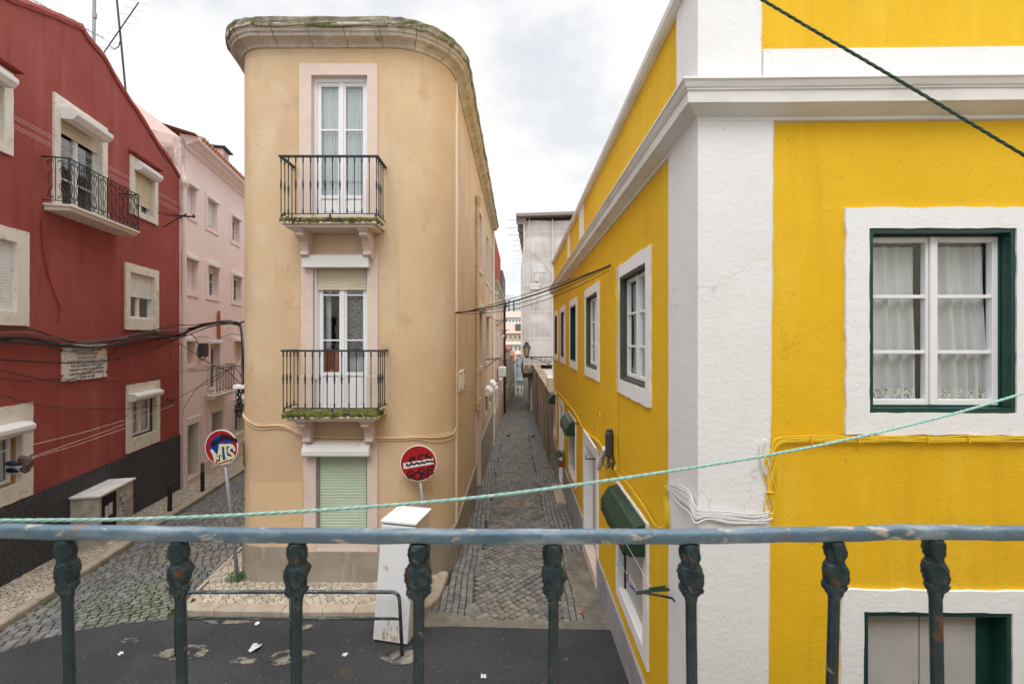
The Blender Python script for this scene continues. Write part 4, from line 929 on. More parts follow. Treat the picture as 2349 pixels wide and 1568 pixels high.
# roughcast base
mb = MB(); n = 120; rows = []
segs = [(5.0, R7[0] + .02), (R7[1] - .02, R4[0] + .02), (R4[1] - .02, rend)]
for (q0, q1) in [(5.0, rend)]:
    g = [[mb.vert(RF(q0 + (q1 - q0) * k / n, y, (-2.72 if r < 2 else -5) + (ru(-.012, .012) if r < 2 else 0))) for k in range(n + 1)] for r, y in ((0, .005), (1, -.028), (2, -.028))]
    for r in range(2):
        for k in range(n): mb.f.append([g[r][k], g[r][k + 1], g[r + 1][k + 1], g[r + 1][k]]); mb.mi.append(0)
mb.build('base', 'dado', red, recalc=False)
def red_window(o, fw=(.17, .17, .15, .17), box=None, shut=0, shutmat='shutw', frame='pvc', rows=(.6,), outer=None, curtain=False, jit=.005, sill=0, depth=.2):
    i = inset(o, *fw); s = surround(red, RF, o, i, .036, depth * .6, 'stone', jit)
    if outer:
        mb = MB(); mb.ring(RF, i, inset(i, .05, .05, .04, .05), .06, .12, .16); mb.build('outer_frame', outer, s); j = inset(i, .05, .05, .04, .05)
    else: j = inset(i, .004, .004, .004, .004)
    if shut < 1: sash(s, RF, j, .09, rows=rows, fw=.05, mat=frame)
    if shut: slats(s, RF, j[0], j[1], j[3] - (j[3] - j[2]) * shut, j[3], .055, shutmat, .05)
    if box: sbox(s, RF, box[3] if box[3] else o[0] + .09, box[4], box[0], box[1], box[2], y=-.037, kind=0)
    if curtain: drape(s, RF, j[0] + .04, j[1] - .04, j[2] + .05, j[3] - .05, .16, 7, .014)
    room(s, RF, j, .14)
    return s, i
red_window(R2, box=(4.05, 4.26, .19, ra(309, -.05), ra(371, -.19)), shut=.80, shutmat='shutcream')
red_window(R3, fw=(.17, .17, .27, .20), shut=.50, shutmat='shutw')
red_window(R4, fw=(.19, .17, .30, .30), box=(-1.46, -1.28, .18, ra(304, -.12), ra(374, -.19)), outer='wood', curtain=True)
red_window(R5, fw=(.2, .24, .22, .22), shut=1.0)
red_window(R6, box=(4.07, 4.28, .20, None, ra(38, -.2)), shut=.3, shutmat='shutcream')
red_window(R7, fw=(.2, .22, .27, .33), box=(-1.58, -1.38, .20, None, ra(78, -.2)), shut=.16, shutmat='shutcream', outer='tanwood', curtain=True)
for (o, u) in ((R2, 4.43), (R6, 4.47)):
    mb = MB(); mb.prism(RF, [(.0, u + .05), (-.14, u - .0), (-.14, u - .03), (0, u - .04)], o[0] - .04, o[1] + .07); mb.build('ledge', 'reddark', red, bevel=.01)
s, i = red_window(R1, fw=(.15, .17, .0, .18), box=(4.16, 4.40, .27, ra(138, -.03), ra(256, -.27)), shut=.22, shutmat='shutcream', rows=(.33,))
for q0, q1 in ((R1[0] - .03, i[0] + .01), (i[1] - .01, R1[1] + .03)):
    mb = MB(); mb.box(RF, q0, q1, -.05, .0, R1[2], R1[2] + .3); mb.build('jamb_base', 'stone', s, bevel=.01)
# iron balcony of the red house
ba0, ba1, bd, bzf = ra(96.6), ra(96.6) + 2.08, .44, 2.46
mb = MB(); mb.box(RF, ba0, ba1, -bd, .0, bzf - .05, bzf); mb.prism(RF, [(0, bzf - .05), (-bd + .03, bzf - .05), (-bd + .05, bzf - .11), (0, bzf - .13)], ba0 + .03, ba1 - .03)
rb = mb.build('balcony', 'stone', red, bevel=.012)
mb = MB(); y0 = -bd + .04; zr = bzf + .83
def bar(p, r=.007): mb.tube([RF(*q) for q in p], r, 6)
bar([(ba0, .0, zr), (ba0, y0, zr)], .013); bar([(ba0, y0, zr), (ba1, y0, zr)], .013); bar([(ba1, y0, zr), (ba1, 0, zr)], .013)
bar([(ba0, 0, bzf + .05), (ba0, y0, bzf + .05)]); bar([(ba0, y0, bzf + .05), (ba1, y0, bzf + .05)]); bar([(ba1, y0, bzf + .05), (ba1, 0, bzf + .05)])
for a in (ba0, (ba0 + ba1) / 2, ba1): bar([(a, y0, bzf), (a, y0, zr)], .012)
mb.build('handrail', 'ironblack', rb)
def spiral(ca, cz, r, t0, t1, k=1.0, n=14): return [(ca + math.cos(t0 + (t1 - t0) * q / n) * r * (1 - k * q / n), cz + math.sin(t0 + (t1 - t0) * q / n) * r * (1 - k * q / n)) for q in range(n + 1)]
def scrollpanel(G_, c, w_, z0, z1, parent, mat='ironblack', r=.006):
    """one bay of wrought scrollwork about column c; G_(a,z)->point"""
    mb = MB(); h = z1 - z0; H = w_ / 2
    def ln(p): mb.tube([G_(a, z) for a, z in p], r, 5)
    for sx in (-1, 1):
        x = c + sx * H * .62
        ln([(c + sx * H * .15, z0 + h * .03)] + [(x, z0 + h * .16), (x - sx * H * .35, z0 + h * .34), (x, z0 + h * .46), (x, z0 + h * .60), (x - sx * H * .35, z0 + h * .70), (x + sx * H * .1, z0 + h * .84), (c + sx * H * .2, z0 + h * .96)])
        ln(spiral(c + sx * H * .5, z0 + h * .12, w_ * .17, math.pi * (1 if sx > 0 else 0), math.pi * (1 if sx > 0 else 0) + sx * 5.2, .75))
        ln(spiral(c + sx * H * .5, z0 + h * .87, w_ * .17, math.pi * (1 if sx > 0 else 0), math.pi * (1 if sx > 0 else 0) - sx * 5.2, .75))
    for k in range(15): mb.lathe(G_(c, z0 + h * (.22 + .56 * k / 14)), [(.003, -.014), (.0095, 0), (.003, .014)], 6)
    ln([(c, z0), (c, z1)])
    return mb.build('scroll_panel', mat, parent)
for k in range(8):
    c = ba0 + (ba1 - ba0) * (k + .5) / 8; scrollpanel(lambda a, z: RF(a, y0, z), c, .24, bzf + .05, zr, rb)
    if k: mb = MB(); mb.tube([RF(c - .13, y0, bzf + .05), RF(c - .13, y0, zr)], .008, 6); mb.build('baluster', 'ironblack', rb)
for a in (ba0, ba1): scrollpanel(lambda q, z, a=a: RF(a, q, z), y0 / 2, .36, bzf + .05, zr, rb)
mb = MB(); mb.lathe(RF(ba1 - .35, -.30, bzf), [(.0, 0), (.07, .0), (.09, .035), (.085, .04), (0, .02)], 12); tag(mb.build('basin', 'pegteal'), 'small turquoise bowl standing on the red house balcony floor', 'bowl')
# antennas on the red house roof
def pxtube(pts, r, mat, parent, name, seg=6):
    mb = MB(); mb.tube([P(*p) for p in pts], r, seg); return mb.build(name, mat, parent)
an = thing('roof_antenna', 'thin dark mast with a tilted many-element television antenna on the red roof', 'antenna', P(290, 212, 11.2))
pxtube([(266, -60, 11.2), (268, 0, 11.2), (278, 100, 11.2), (289, 216, 11.2)], .022, 'ironblack', an, 'mast')
pxtube([(318, 6, 11.0), (235, 126, 11.3)], .014, 'ironblack', an, 'boom')
for k in range(9):
    t = k / 8; q = P(318 + (235 - 318) * t, 6 + 120 * t, 11.0 + .3 * t); mb = MB(); mb.tube([q + Vector((-.10, -.14, -.04)), q + Vector((.10, .14, .04))], .0035, 4); mb.build('element', 'steel', an)
pxtube([(250, 104, 11.2), (262, 113, 11.2), (272, 108, 11.2), (277, 90, 11.2)], .012, 'ironblack', an, 'bracket')
an = thing('roof_mast', 'thick grey tubular mast rising from the red roof edge', 'mast', P(215, 104, 10.4))
pxtube([(217, -60, 10.4), (215, 108, 10.4)], .034, 'steel', an, 'mast')
pxtube([(217, 30, 10.4), (217, 42, 10.4)], .045, 'steel', an, 'collar')
an = thing('long_antenna', 'long thin antenna boom slanting along the ridge of the red house', 'antenna', P(75, 0, 9.5))
pxtube([(20, -30, 9.2), (75, 0, 9.4), (150, 42, 9.8), (238, 88, 10.4)], .010, 'steel', an, 'boom')
for k in range(20):
    t = k / 19; q = P(30 + 205 * t, -24 + 111 * t, 9.3 + 1.1 * t); mb = MB(); mb.tube([q + Vector((0, 0, -.03)), q + Vector((0, 0, .035))], .005, 4); mb.build('element', 'ironblack', an)
# marble plaque with its inscription
pa0, pa1, pz0, pz1 = ra(140), ra(241), -.81, -.10
pq = thing('wall_plaque', 'white marble plaque with scrolled corners and grey inscription on the red wall', 'plaque', RF(pa0, -.03, pz0))
bm_ = []
cx_, cz_ = (pa0 + pa1) / 2, (pz0 + pz1) / 2; HW, HH = (pa1 - pa0) / 2, (pz1 - pz0) / 2
for (sx, sz) in ((-1, -1), (1, -1), (1, 1), (-1, 1)):
    loc = [(-.0, -.14), (-.06, -.13), (-.045, -.09), (-.0, -.07), (-.02, -.035), (-.0, .0), (-.05, -.0), (-.07, -.04), (-.10, -.045), (-.12, -.0)]
    c = [(cx_ + sx * (HW + x), cz_ + sz * (HH + z)) for x, z in [(0, -.14), (-.055, -.125), (-.03, -.085), (0, -.06), (0, 0), (-.07, 0), (-.085, -.03), (-.12, -.055), (-.13, 0)]]
    if sx * sz > 0: bm_ += c
    else: bm_ += c[::-1]
bm = bmesh.new(); vs = [bm.verts.new(RF(a, -.035, z) - parent_loc(pq)) for a, z in bm_]; f = bm.faces.new(vs)
r = bmesh.ops.extrude_face_region(bm, geom=[f]); 
for q in r['geom']:
    if isinstance(q, bmesh.types.BMVert): q.co += Vector((rw.nn.x, rw.nn.y, 0)) * .035
bmesh.ops.recalc_face_normals(bm, faces=bm.faces); me = bpy.data.meshes.new('slab'); bm.to_mesh(me); bm.free(); me.materials.append(M['marble'])
o = bpy.data.objects.new('slab', me); COL.objects.link(o); o.parent = pq
def text_mesh(txt, size, F, a, y, z, name, mat, parent, width=None, ext=.002, bold=0.0):
    cu = bpy.data.curves.new('t', 'FONT'); cu.body = txt; cu.size = size; cu.align_x = 'CENTER'; cu.extrude = ext; cu.resolution_u = 2; cu.offset = bold
    to = bpy.data.objects.new('t', cu); COL.objects.link(to); dg = bpy.context.evaluated_depsgraph_get(); me = bpy.data.meshes.new_from_object(to.evaluated_get(dg))
    bpy.data.objects.remove(to); bpy.data.curves.remove(cu)
    xs = [v.co.x for v in me.vertices]; wd = max(xs) - min(xs); k = (width / wd) if width else 1
    pl = parent_loc(parent)
    for v in me.vertices:
        q = F(a + v.co.x * k, y - v.co.z, z + v.co.y); v.co = q - pl
    me.name = name; me.materials.clear(); me.materials.append(M[mat]); o = bpy.data.objects.new(name, me); COL.objects.link(o); o.parent = parent; return o
for k, (t, wd, sz) in enumerate((("FALLECEU NO DIA 16 DE JANEIRO DE 1878", .84, .074), ("O APOSTOLO DA DEVOÇÃO", .64, .062), ("DO CORAÇÃO DE JESUS", .54, .062), ("P.E JOSÉ IGNACIO DE GOUVEA E CASTRO", 1.04, .080), ("PARA SUA LEMBRANÇA PERPETUANDO", .88, .068), ("A MEMORIA DE HONRA DAS SUAS VIRTUDES E", .98, .066), ("COMO PROVA DE SE TORNAR TÃO MERECIDA", .98, .066), ("JANEIRO DE 1898", .42, .066))):
    text_mesh(t, sz, RF, cx_ + .02, -.0365, pz1 - .135 - .078 * k, 'inscription', 'inscr', pq, wd, .0012, .0008)
# shoes and jacket hung out at the lower left window
jk = MB(); n = 10
jc = P(60, 1060, 7.1)
g = []
for r in range(9):
    row = []
    for k in range(n):
        t = 2 * math.pi * k / n; q = 1 + .5 * math.sin(3 * t + r) * .5
        row.append(jk.vert(jc + Vector((math.cos(t) * .08 * q * (1.2 - abs(r - 3) * .12), math.sin(t) * .07 * q, .10 - r * .03 + .03 * math.sin(2 * t)))))
    g.append(row)
for r in range(8):
    for k in range(n): jk.f.append([g[r][k], g[r][(k + 1) % n], g[r + 1][(k + 1) % n], g[r + 1][k]]); jk.mi.append(0)
jk.f.append(g[0][::-1]); jk.f.append(g[-1]); jk.mi += [0, 0]
tag(jk.build('crumpled_cloth', 'cloth3', smooth=True), 'crumpled brown cloth hanging on the line beside the lower left window', 'cloth')
for k, (u, v, L_, lab) in enumerate(((33, 1067, .30, 'dark blue sports shoe with white sole hanging above its mate at the window'), (29, 1082, .20, 'half hidden dark shoe hanging beneath the other shoe at the window'))):
    c = P(u, v, 7.05 + k * .08); sh = thing('shoe', lab, 'shoe', c, 'pair of shoes hung at the window')
    mb = MB(); d = Vector((1, -.1, .06)).normalized(); pts_ = [c + d * (L_ * (t - .5)) for t in (0, .12, .3, .5, .7, .88, 1)]
    mb.tube([p + Vector((0, 0, h)) for p, h in zip(pts_, (.03, .035, .035, .02, .01, .004, 0))], [.02, .042, .045, .042, .034, .028, .012], 10, ell=.9); mb.build('upper', 'shoe', sh, smooth=True)
    mb = MB(); mb.tube([p + Vector((0, 0, -.018)) for p in pts_], [.02, .038, .038, .034, .036, .032, .014], 10, ell=.4); mb.build('sole', 'shoesole', sh, smooth=True)

# ================================================================== PINK HOUSE
pink = thing('pink_house', 'pale pink tiled-roof house next to the red house', 'house', (RX(15), 15, zg(15)))
p0 = rend + .001; p1 = 22.0
pw = []
def prect(u0, u1, z0, z1): return (ra(u0), ra(u1), z0, z1)
row1 = [prect(416.5, 452, 3.60, 4.76), prect(471, 500, 3.56, 4.76), prect(528, 550.6, 3.56, 4.72)]
row2 = [prect(416.5, 455, 1.30, 2.56), prect(472, 503, 1.30, 2.58), prect(530, 555, 1.30, 2.55)]
row3 = [prect(417, 449, -.87, .10), prect(476, 506, -1.80, .02), prect(533, 558, -1.0, .08)]
row4 = [prect(421, 459, -4.6, -2.36), prect(479, 513, -4.9, -2.27), prect(533, 562, -3.75, -2.25)]
allp = row1 + row2 + row3 + row4
mb = MB(); mb.sheet(RF, [p0, 14, 16, 18, 20, p1], -5.5, 5.80, 0, [hole(h, .015) for h in allp])
mb.face([RF(p1, 0, -5.5), RF(p1, 8, -5.5), RF(p1, 8, 5.8), RF(p1, 0, 5.8)]); mb.face([RF(p0, .0, 4), RF(p0, 8, 4), RF(p0, 8, 9), RF(p0, 4, 9), RF(p0, 0, 5.8)])
mb.build('wall', 'pink', pink, recalc=False)
pgy = [(.0, 5.80), (.7, 5.95), (1.6, 6.4), (3.2, 7.3), (4.2, 8.4)]
mb = MB(); pl_ = [mb.vert(RF(p0 - .02, y, z)) for y, z in [(-.05, 3.5)] + [(-.05, 5.80)] + pgy[1:] + [(4.2, 3.5)]]; pr_ = [mb.vert(RF(p0 + .22, y, z)) for y, z in [(-.05, 3.5)] + [(-.05, 5.80)] + pgy[1:] + [(4.2, 3.5)]]
n = len(pl_)
for k in range(n): mb.f.append([pl_[k], pl_[(k + 1) % n], pr_[(k + 1) % n], pr_[k]]); mb.mi.append(0)
mb.f.append(pl_[::-1]); mb.f.append(pr_); mb.mi += [0, 0]
mb.build('party_wall', 'pinkdirty', pink)
ep_ = [(.0, 5.62), (-.05, 5.63), (-.10, 5.70), (-.22, 5.76), (-.25, 5.80), (-.30, 5.82), (-.40, 5.84), (-.42, 5.92), (-.40, 5.95), (.1, 6.0)]
mb = MB(); mb.sweep(RF, [p0 + .22, 15, 18, p1], ep_); mb.build('eaves', 'pink', pink)
mb = MB(); n = int((p1 - p0) / .2)
for k in range(n):
    a = p0 + .45 + .2 * k; mb.tube([RF(a, -.46, 5.96), RF(a, 1.5, 6.45), RF(a, 4.2, 7.15)], .065, 6)
mb.face([RF(p0, -.40, 5.95), RF(p1, -.40, 5.95), RF(p1, 4.2, 7.1), RF(p0, 4.2, 7.1)])
mb.build('roof', 'tile', pink)
ch = MB(); ca = ra(552); ch.box(RF, ca - .35, ca + .25, .5, 1.1, 6.0, 7.25); cc = ch.build('chimney', 'pinkdirty', pink)
mb = MB(); mb.box(RF, ca - .45, ca + .35, .38, 1.22, 7.28, 7.33); mb.box(RF, ca - .33, ca + .23, .52, 1.08, 7.25, 7.28); mb.build('chimney_cap', 'boxgrey', cc)
mb = MB(); mb.tube([RF(p0 + .10, -.08, -5), RF(p0 + .10, -.08, 4.35)], .055, 8); mb.lathe(RF(p0 + .10, -.08, 4.3), [(.06, 0), (.065, .06), (.14, .20), (.15, .28), (.15, .34), (.06, .35)], 10); mb.tube([RF(p0 + .10, -.08, 4.6), RF(p0 + .06, -.02, 5.0), RF(p0 + .02, .1, 5.4)], .05, 8)
mb.build('drainpipe', 'pink', pink)
def pink_window(o, shut, box=True, door=False, k=0):
    i = inset(o, .13, .13, 0 if door else .14, .13); s = surround(pink, RF, o, i, .03, .19, 'stone' if door else 'pink', name='door_surround' if door else 'window')
    if shut < 1: sash(s, RF, i, .13, rows=(.5,), fw=.05)
    if shut: slats(s, RF, i[0], i[1] - .01, i[3] - (i[3] - i[2]) * shut, i[3], .10, 'shutw' if k < 6 else 'shutcream', .05)
    if box: sbox(s, RF, i[0] - .04, i[1] + .08, i[3] - .03, i[3] + .07, .09, y=-.03, kind=1)
    room(s, RF, i, .18, .9)
for k, (o, sh_) in enumerate(zip(row1 + row2, (.97, .86, .12, 1, .22, .15))): pink_window(o, sh_, k=k)
pink_window(row3[0], 1, k=7); pink_window(row3[1], .12, k=8); pink_window(row3[2], 1, k=9)
for k, o in enumerate(row4[:2]):
    i = inset(o, .17, .17, 0, .2); s = surround(pink, RF, o, i, .035, .28, 'stone', name='door_surround')
    mb = MB(); mb.box(RF, i[0], i[0] + .36, .2, .25, i[2], i[3]); d_ = mb.build('door', 'wood' if k == 0 else 'panelgrey', s); 
    mb = MB(); mb.box(RF, i[0] + .1, i[0] + .2, .185, .2, i[3] - .9, i[3] - .15); mb.build('door_pane', 'panelgrey', d_)
    room(s, RF, i, .27, 1.2)
    yy = RF((i[0] + i[1]) / 2)[1]; mb = MB(); mb.box(RF, i[0] - .05, i[1] + .05, -.04, .25, -5.3, zg(yy) + .25); mb.build('door_step', 'stonepink', s)
o = row4[2]; i = inset(o, .15, .15, .15, .15); s = surround(pink, RF, o, i, .03, .25, 'stone'); sash(s, RF, i, .18, rows=(.6,)); room(s, RF, i, .24); sbox(s, RF, i[0] - .04, i[1] + .1, i[3] - .05, i[3] + .15, .2, y=-.03, kind=1)
mb = MB()
for (q0, q1) in ((p0 + .2, row4[0][0]), (row4[0][1], row4[1][0]), (row4[1][1], p1)): mb.box(RF, q0, q1, -.025, .01, -5.5, -3.85 - (.0 if q0 < 14 else .1))
mb.build('plinth', 'stonepink', pink)
# its little iron balcony
q0, q1 = ra(470), ra(517); zb = -1.80
mb = MB(); mb.box(RF, q0, q1, -.34, 0, zb - .06, zb); mb.prism(RF, [(0, zb - .06), (-.30, zb - .06), (-.26, zb - .13), (0, zb - .18)], q0 + .04, q1 - .04); b = mb.build('balcony', 'stone', pink, bevel=.01)
mb = MB()
for z in (zb + .04, zb + .92):
    mb.tube([RF(q0, 0, z), RF(q0, -.31, z), RF(q1, -.31, z), RF(q1, 0, z)], .011, 6)
mb.build('handrail', 'iron', b)
for k in range(7):
    a = q0 + (q1 - q0) * (k + .5) / 7; scrollpanel(lambda q, z: RF(q, -.31, z), a, (q1 - q0) / 7, zb + .04, zb + .92, b, 'ironworn', .008)
scrollpanel(lambda q, z: RF(q0, q, z), -.16, .28, zb + .04, zb + .92, b, 'ironworn', .008)

# ================================================================== HOUSES DOWN THE ALLEY (left side)
def alley_house(name, label, A, B, z0, z1, mat, cols, rows, box=True, w_=.75, h_=1.3, roofmat='tile', depth=8, par_=None, cornice=True):
    wv = Wall(A[0], A[1], B[0] - A[0], B[1] - A[1]); Ln = (Vector(B) - Vector(A)).length
    h = thing(name, label, 'house', (A[0], A[1], zg(A[1])))
    hs = [(Ln * c - w_ / 2, Ln * c + w_ / 2, r, r + h_) for c in cols for r in rows]
    mb = MB(); mb.sheet(wv.F, [0, Ln / 2, Ln], z0, z1, 0, [hole(q) for q in hs])
    for a in (0, Ln): mb.face([wv.F(a, 0, z0), wv.F(a, depth, z0), wv.F(a, depth, z1), wv.F(a, 0, z1)])
    mb.face([wv.F(0, depth, z0), wv.F(Ln, depth, z0), wv.F(Ln, depth, z1), wv.F(0, depth, z1)])
    mb.build('wall', mat, h, recalc=False)
    mb = MB(); mb.prism(wv.F, [(-.22, z1), (depth / 2, z1 + 1.6), (depth + .1, z1), (depth, z1 - .05), (0, z1 - .05)], -.02, Ln + .02); mb.build('roof', roofmat, h)
    if cornice:
        mb = MB(); mb.sweep(wv.F, [0, Ln], [(.0, z1 - .3), (-.06, z1 - .28), (-.10, z1 - .15), (-.2, z1 - .10), (-.22, z1 - .01), (0, z1 - .005)]); mb.build('cornice', 'stonecorn', h)
    for k, o in enumerate(hs):
        i = inset(o, .11, .11, .1, .1); s = surround(h, wv.F, o, i, .03, .12, 'stone'); sash(s, wv.F, i, .06, rows=(.5,)); room(s, wv.F, i, .11)
        if box and k % 2 == 0: sbox(s, wv.F, i[0] - .05, i[1] + .05, i[3] - .05, i[3] + .12, .13, y=-.03)
    return h, wv, Ln
l2, w2, n2 = alley_house('rose_house', 'peeling rose-brown alley house under a red clad upper floor', (-.86, 19.75), (-.56, 36), -6.6, 2.75, 'rosewall', (.08, .2, .36, .6, .8), (-3.6, -1.0, 1.0), roofmat='mossy')
mb = MB(); mb.box(w2.F, .2, 8.5, .04, 3.5, 2.7, 5.2); mb.build('upper_floor', 'redfar', l2); mb = MB(); mb.box(w2.F, 8.6, 13.5, -.10, 3.5, 2.6, 4.5); mb.build('upper_floor', 'slate', l2)
mb = MB(); mb.tube([w2.F(12.5, -.09, z) for z in (-6.2, -3, 0, 2.7)], .075, 8); mb.build('drainpipe', 'pipered', l2)
mb = MB(); mb.lathe(w2.F(2.0, -.12, .35), [(.02, 0), (.16, .03), (.22, .14), (.16, .25), (.02, .28)], 10, Vector((1, -.3, 0))); mb.lathe(w2.F(6.0, -.15, .0), [(.02, 0), (.2, .05), (.3, .18), (.02, .3)], 10, Vector((1, -.3, 0))); 
mb = MB(); mb.box(w2.F, 3.6, 4.4, -.45, -.05, -2.0, -1.5); mb.build('air_conditioner', 'shutw', l2, bevel=.02)
alley_house('ochre_house', 'pale ochre house beyond the dark red drainpipe on the left of the alley', (-.55, 36.05), (-.15, 48), -8, -.9, 'creamfar', (.15, .4, .7, .9), (-5.2, -3.2), h_=1.2)
alley_house('cream_house', 'cream house where the alley dips out of sight on the left', (-.13, 48.1), (.30, 66), -12, -1.9, 'ochre', (.12, .3, .5, .75), (-7, -4.8), h_=1.2)
alley_house('brown_house', 'last brownish house on the left before the valley floor', (.33, 66.1), (.85, 92), -14, -3.4, 'palewall', (.12, .3, .5, .75), (-9, -6.6), h_=1.3)
# drying racks on the left alley walls
def rack(wl, a, z, L_=.55, sp=.8, label='', y0=0.0):
    t = thing('drying_rack', label, 'drying rack', wl.F(a, 0, z - .25), 'folding washing line racks on the alley walls')
    for q in (a, a + sp):
        mb = MB(); mb.tube([wl.F(q, y0, z), wl.F(q, y0 - L_, z + .04)], .012, 5); mb.tube([wl.F(q, y0, z - .28), wl.F(q, y0 - L_ * .7, z + .02)], .012, 5); mb.build('arm', 'ironblack', t)
    for k in range(4):
        mb = MB(); mb.tube([wl.F(a, y0 - L_ * (.3 + .22 * k), z + .03), wl.F(a + sp, y0 - L_ * (.3 + .22 * k), z + .03)], .005, 4); mb.build('line', 'steel', t)
    return t
walley = bal
rack(walley, sa(1113) - sR, -.72, .55, .9, 'dark iron drying rack under the beige house middle window in the alley')
rack(w2, 2.2, .95, .6, .9, 'dark drying rack high on the rose house wall')
rack(w2, 7.2, .55, .6, .9, 'dark drying rack on the rose house wall beside the red drainpipe')
rack(w2, 4.5, -1.2, .6, .9, 'low dark drying rack on the peeling rose wall')
mb = MB(); mb.box(w2.F, 5.0, 5.2, -.45, -.40, -1.75, -1.2); tag(mb.build('hanging_towel', 'cloth1'), 'dark towel hanging from the low rack on the rose wall', 'towel')

# ================================================================== RIGHT SIDE OF THE ALLEY
rt = thing('retaining_wall', 'stained brown yard wall beyond the yellow house on the right of the alley', 'wall', (1.5, 20, zg(20)))
rwall = Wall(1.60, 34, -.0115, -1)                  # travel toward the camera
mb = MB(); mb.box(rwall.F, 0, 18.35, 0, .35, -7, -1.98); mb.build('wall', 'brownwall', rt)
mb = MB(); mb.box(rwall.F, 0, 18.35, -.04, .40, -1.98, -1.90); mb.build('coping', 'brownwall', rt)
mb = MB(); mb.box(rwall.F, 0, 18.35, .401, 4, -7, -2.25); mb.build('yard_floor', 'concrete', rt)
mb = MB(); mb.box(rwall.F, .3, 18.2, 3.0, 3.3, -2.249, -.2); mb.build('yard_wall', 'palewall', rt)
mb = MB()
for k in range(4): mb.box(rwall.F, 3 + k * 4, 3.5 + k * 4, -.06, 0, -6.5, -1.98)
mb.build('buttress', 'brownwall', rt)
for k, (a, b) in enumerate(((6, 7), (13.2, 14.1))):
    mb = MB(); mb.box(rwall.F, a, b, -.02, .01, -6.5, zg(34 - a) + 1.9); mb.build('door', 'steel' if k else 'wood', rt)
mb = MB(); mb.box(rwall.F, 16.9, 17.6, -.05, .3, -1.95, -1.45); mb.build('meter_box', 'concretelight', rt, bevel=.02)
nb = thing('netted_building', 'tall building wrapped in pale scaffold netting beneath a corrugated canopy', 'building', (1, 34, zg(34)))
nw = Wall(.86, 33.2, 1, .0)
mb = MB(); mb.box(nw.F, .25, 9, .5, 22, -1.9, 8.8); mb.build('core', 'palewall', nb)
# front net, gently billowing between the ledgers
def net(F, a0, a1, z0, z1, name='netting', mat='net', amp=.17):
    mb = MB(); na, nz = 40, 60; g = []
    for r in range(nz + 1):
        t = r / nz; row = []
        for k in range(na + 1):
            q = k / na; b = abs(math.sin(q * math.pi * 4)) * abs(math.sin(t * math.pi * 5.5)) * amp + mnoise.noise(Vector((q * 9, t * 14, 2))) * .05
            row.append(mb.vert(F(a0 + (a1 - a0) * q, -b, z0 + (z1 - z0) * t)))
        g.append(row)
    for r in range(nz):
        for k in range(na): mb.f.append([g[r][k], g[r][k + 1], g[r + 1][k + 1], g[r + 1][k]]); mb.mi.append(0)
    mb.build(name, mat, nb, smooth=True, recalc=False)
net(nw.F, 0.0, 9, -1.95, 9.0)
sw_ = Wall(2.2 + .9, 56, -1.25 - .9 + .0, -22.8); sw_ = Wall(2.3, 56, .88 - 2.3, 33.2 - 56); net(sw_.F, 0, 22.7, -3, 9.0)
def tb(pts_, r, name='scaffold_tube', mat='concretelight'):
    mb = MB(); mb.tube([Vector(p) for p in pts_], r, 6); mb.build(name, mat, nb)
for a in (0.05, .45, 2.2, 4.2): tb([nw.F(a, -.22, -2.2), nw.F(a, -.22, 9.1)], .035)
for k in range(6): tb([nw.F(0, -.2, -1.9 + 2.0 * k), nw.F(9, -.2, -1.9 + 2.0 * k)], .022)
tb([nw.F(.9, -.25, 6.6), nw.F(2.6, -.25, 4.6)], .03); tb([nw.F(3.0, -.25, 4.6), nw.F(4.6, -.25, 6.6)], .03)
tb([nw.F(.75, -.25, 2.2), nw.F(1.5, -.25, 5.0)], .03)
mb = MB(); 
for (u0, u1, v0, v1) in ((1223, 1250, 604, 626), (1226, 1236, 628, 645), (1213, 1238, 650, 664)):
    mb.box(nw.F, (u0 - U0) * .0332 - .86, (u1 - U0) * .0332 - .86, -.19, -.17, (VH - v1) * .0332, (VH - v0) * .0332)
mb.build('lit_net_patch', 'netwhite', nb)  # pale boxes stand in for lit patches on the netting
# canopy roof and its lower soffit on the alley side
mb = MB(); cpz = [( .30, 32.6, 9.42), (9.5, 32.6, 9.75), (9.5, 57, 9.75), (1.70, 57, 9.40)]
lo_ = [mb.vert((x, y, z - .22)) for x, y, z in cpz]; hi_ = [mb.vert(p) for p in cpz]
for k in range(4): mb.f.append([lo_[k], lo_[(k + 1) % 4], hi_[(k + 1) % 4], hi_[k]]); mb.mi.append(0)
mb.f.append(lo_[::-1]); mb.f.append(hi_); mb.mi += [0, 0]; cn = mb.build('canopy', 'netroof', nb)
for k in range(11):
    t = k / 10; x = .32 + 1.35 * t; y = 33.0 + 23 * t
    mb = MB(); mb.tube([(x - .95 + .3 * (k % 3 == 0), y, 9.0), (x + .2, y, 9.03)], .022, 5); mb.build('canopy_rod', 'steel', nb)
    mb = MB(); mb.box(W0, x, x + .75, y - .05, y + .05, 8.7, 9.18); mb.build('canopy_truss', 'netroof', nb)
mb = MB(); mb.prism(lambda a, y, z: Vector((a, y, z)), [(33.0, -1.95), (33.0, -2.55), (33.6, -2.95), (40, -2.95), (40, -1.95)], .84, 2.2); mb.build('platform', 'brownwall', nb)
mb = MB(); mb.box(W0, 1.45, 8, 34.05, 56, -8, -2.9); mb.build('ground_floor', 'palewall', nb)
alley_house('white_house', 'plain white house below the scaffold platform on the right of the alley', (3.3, 96), (1.62, 57), -14, -2.0, 'whitefar', (.2, .5, .8), (-7.5, -5), h_=1.2, depth=7)

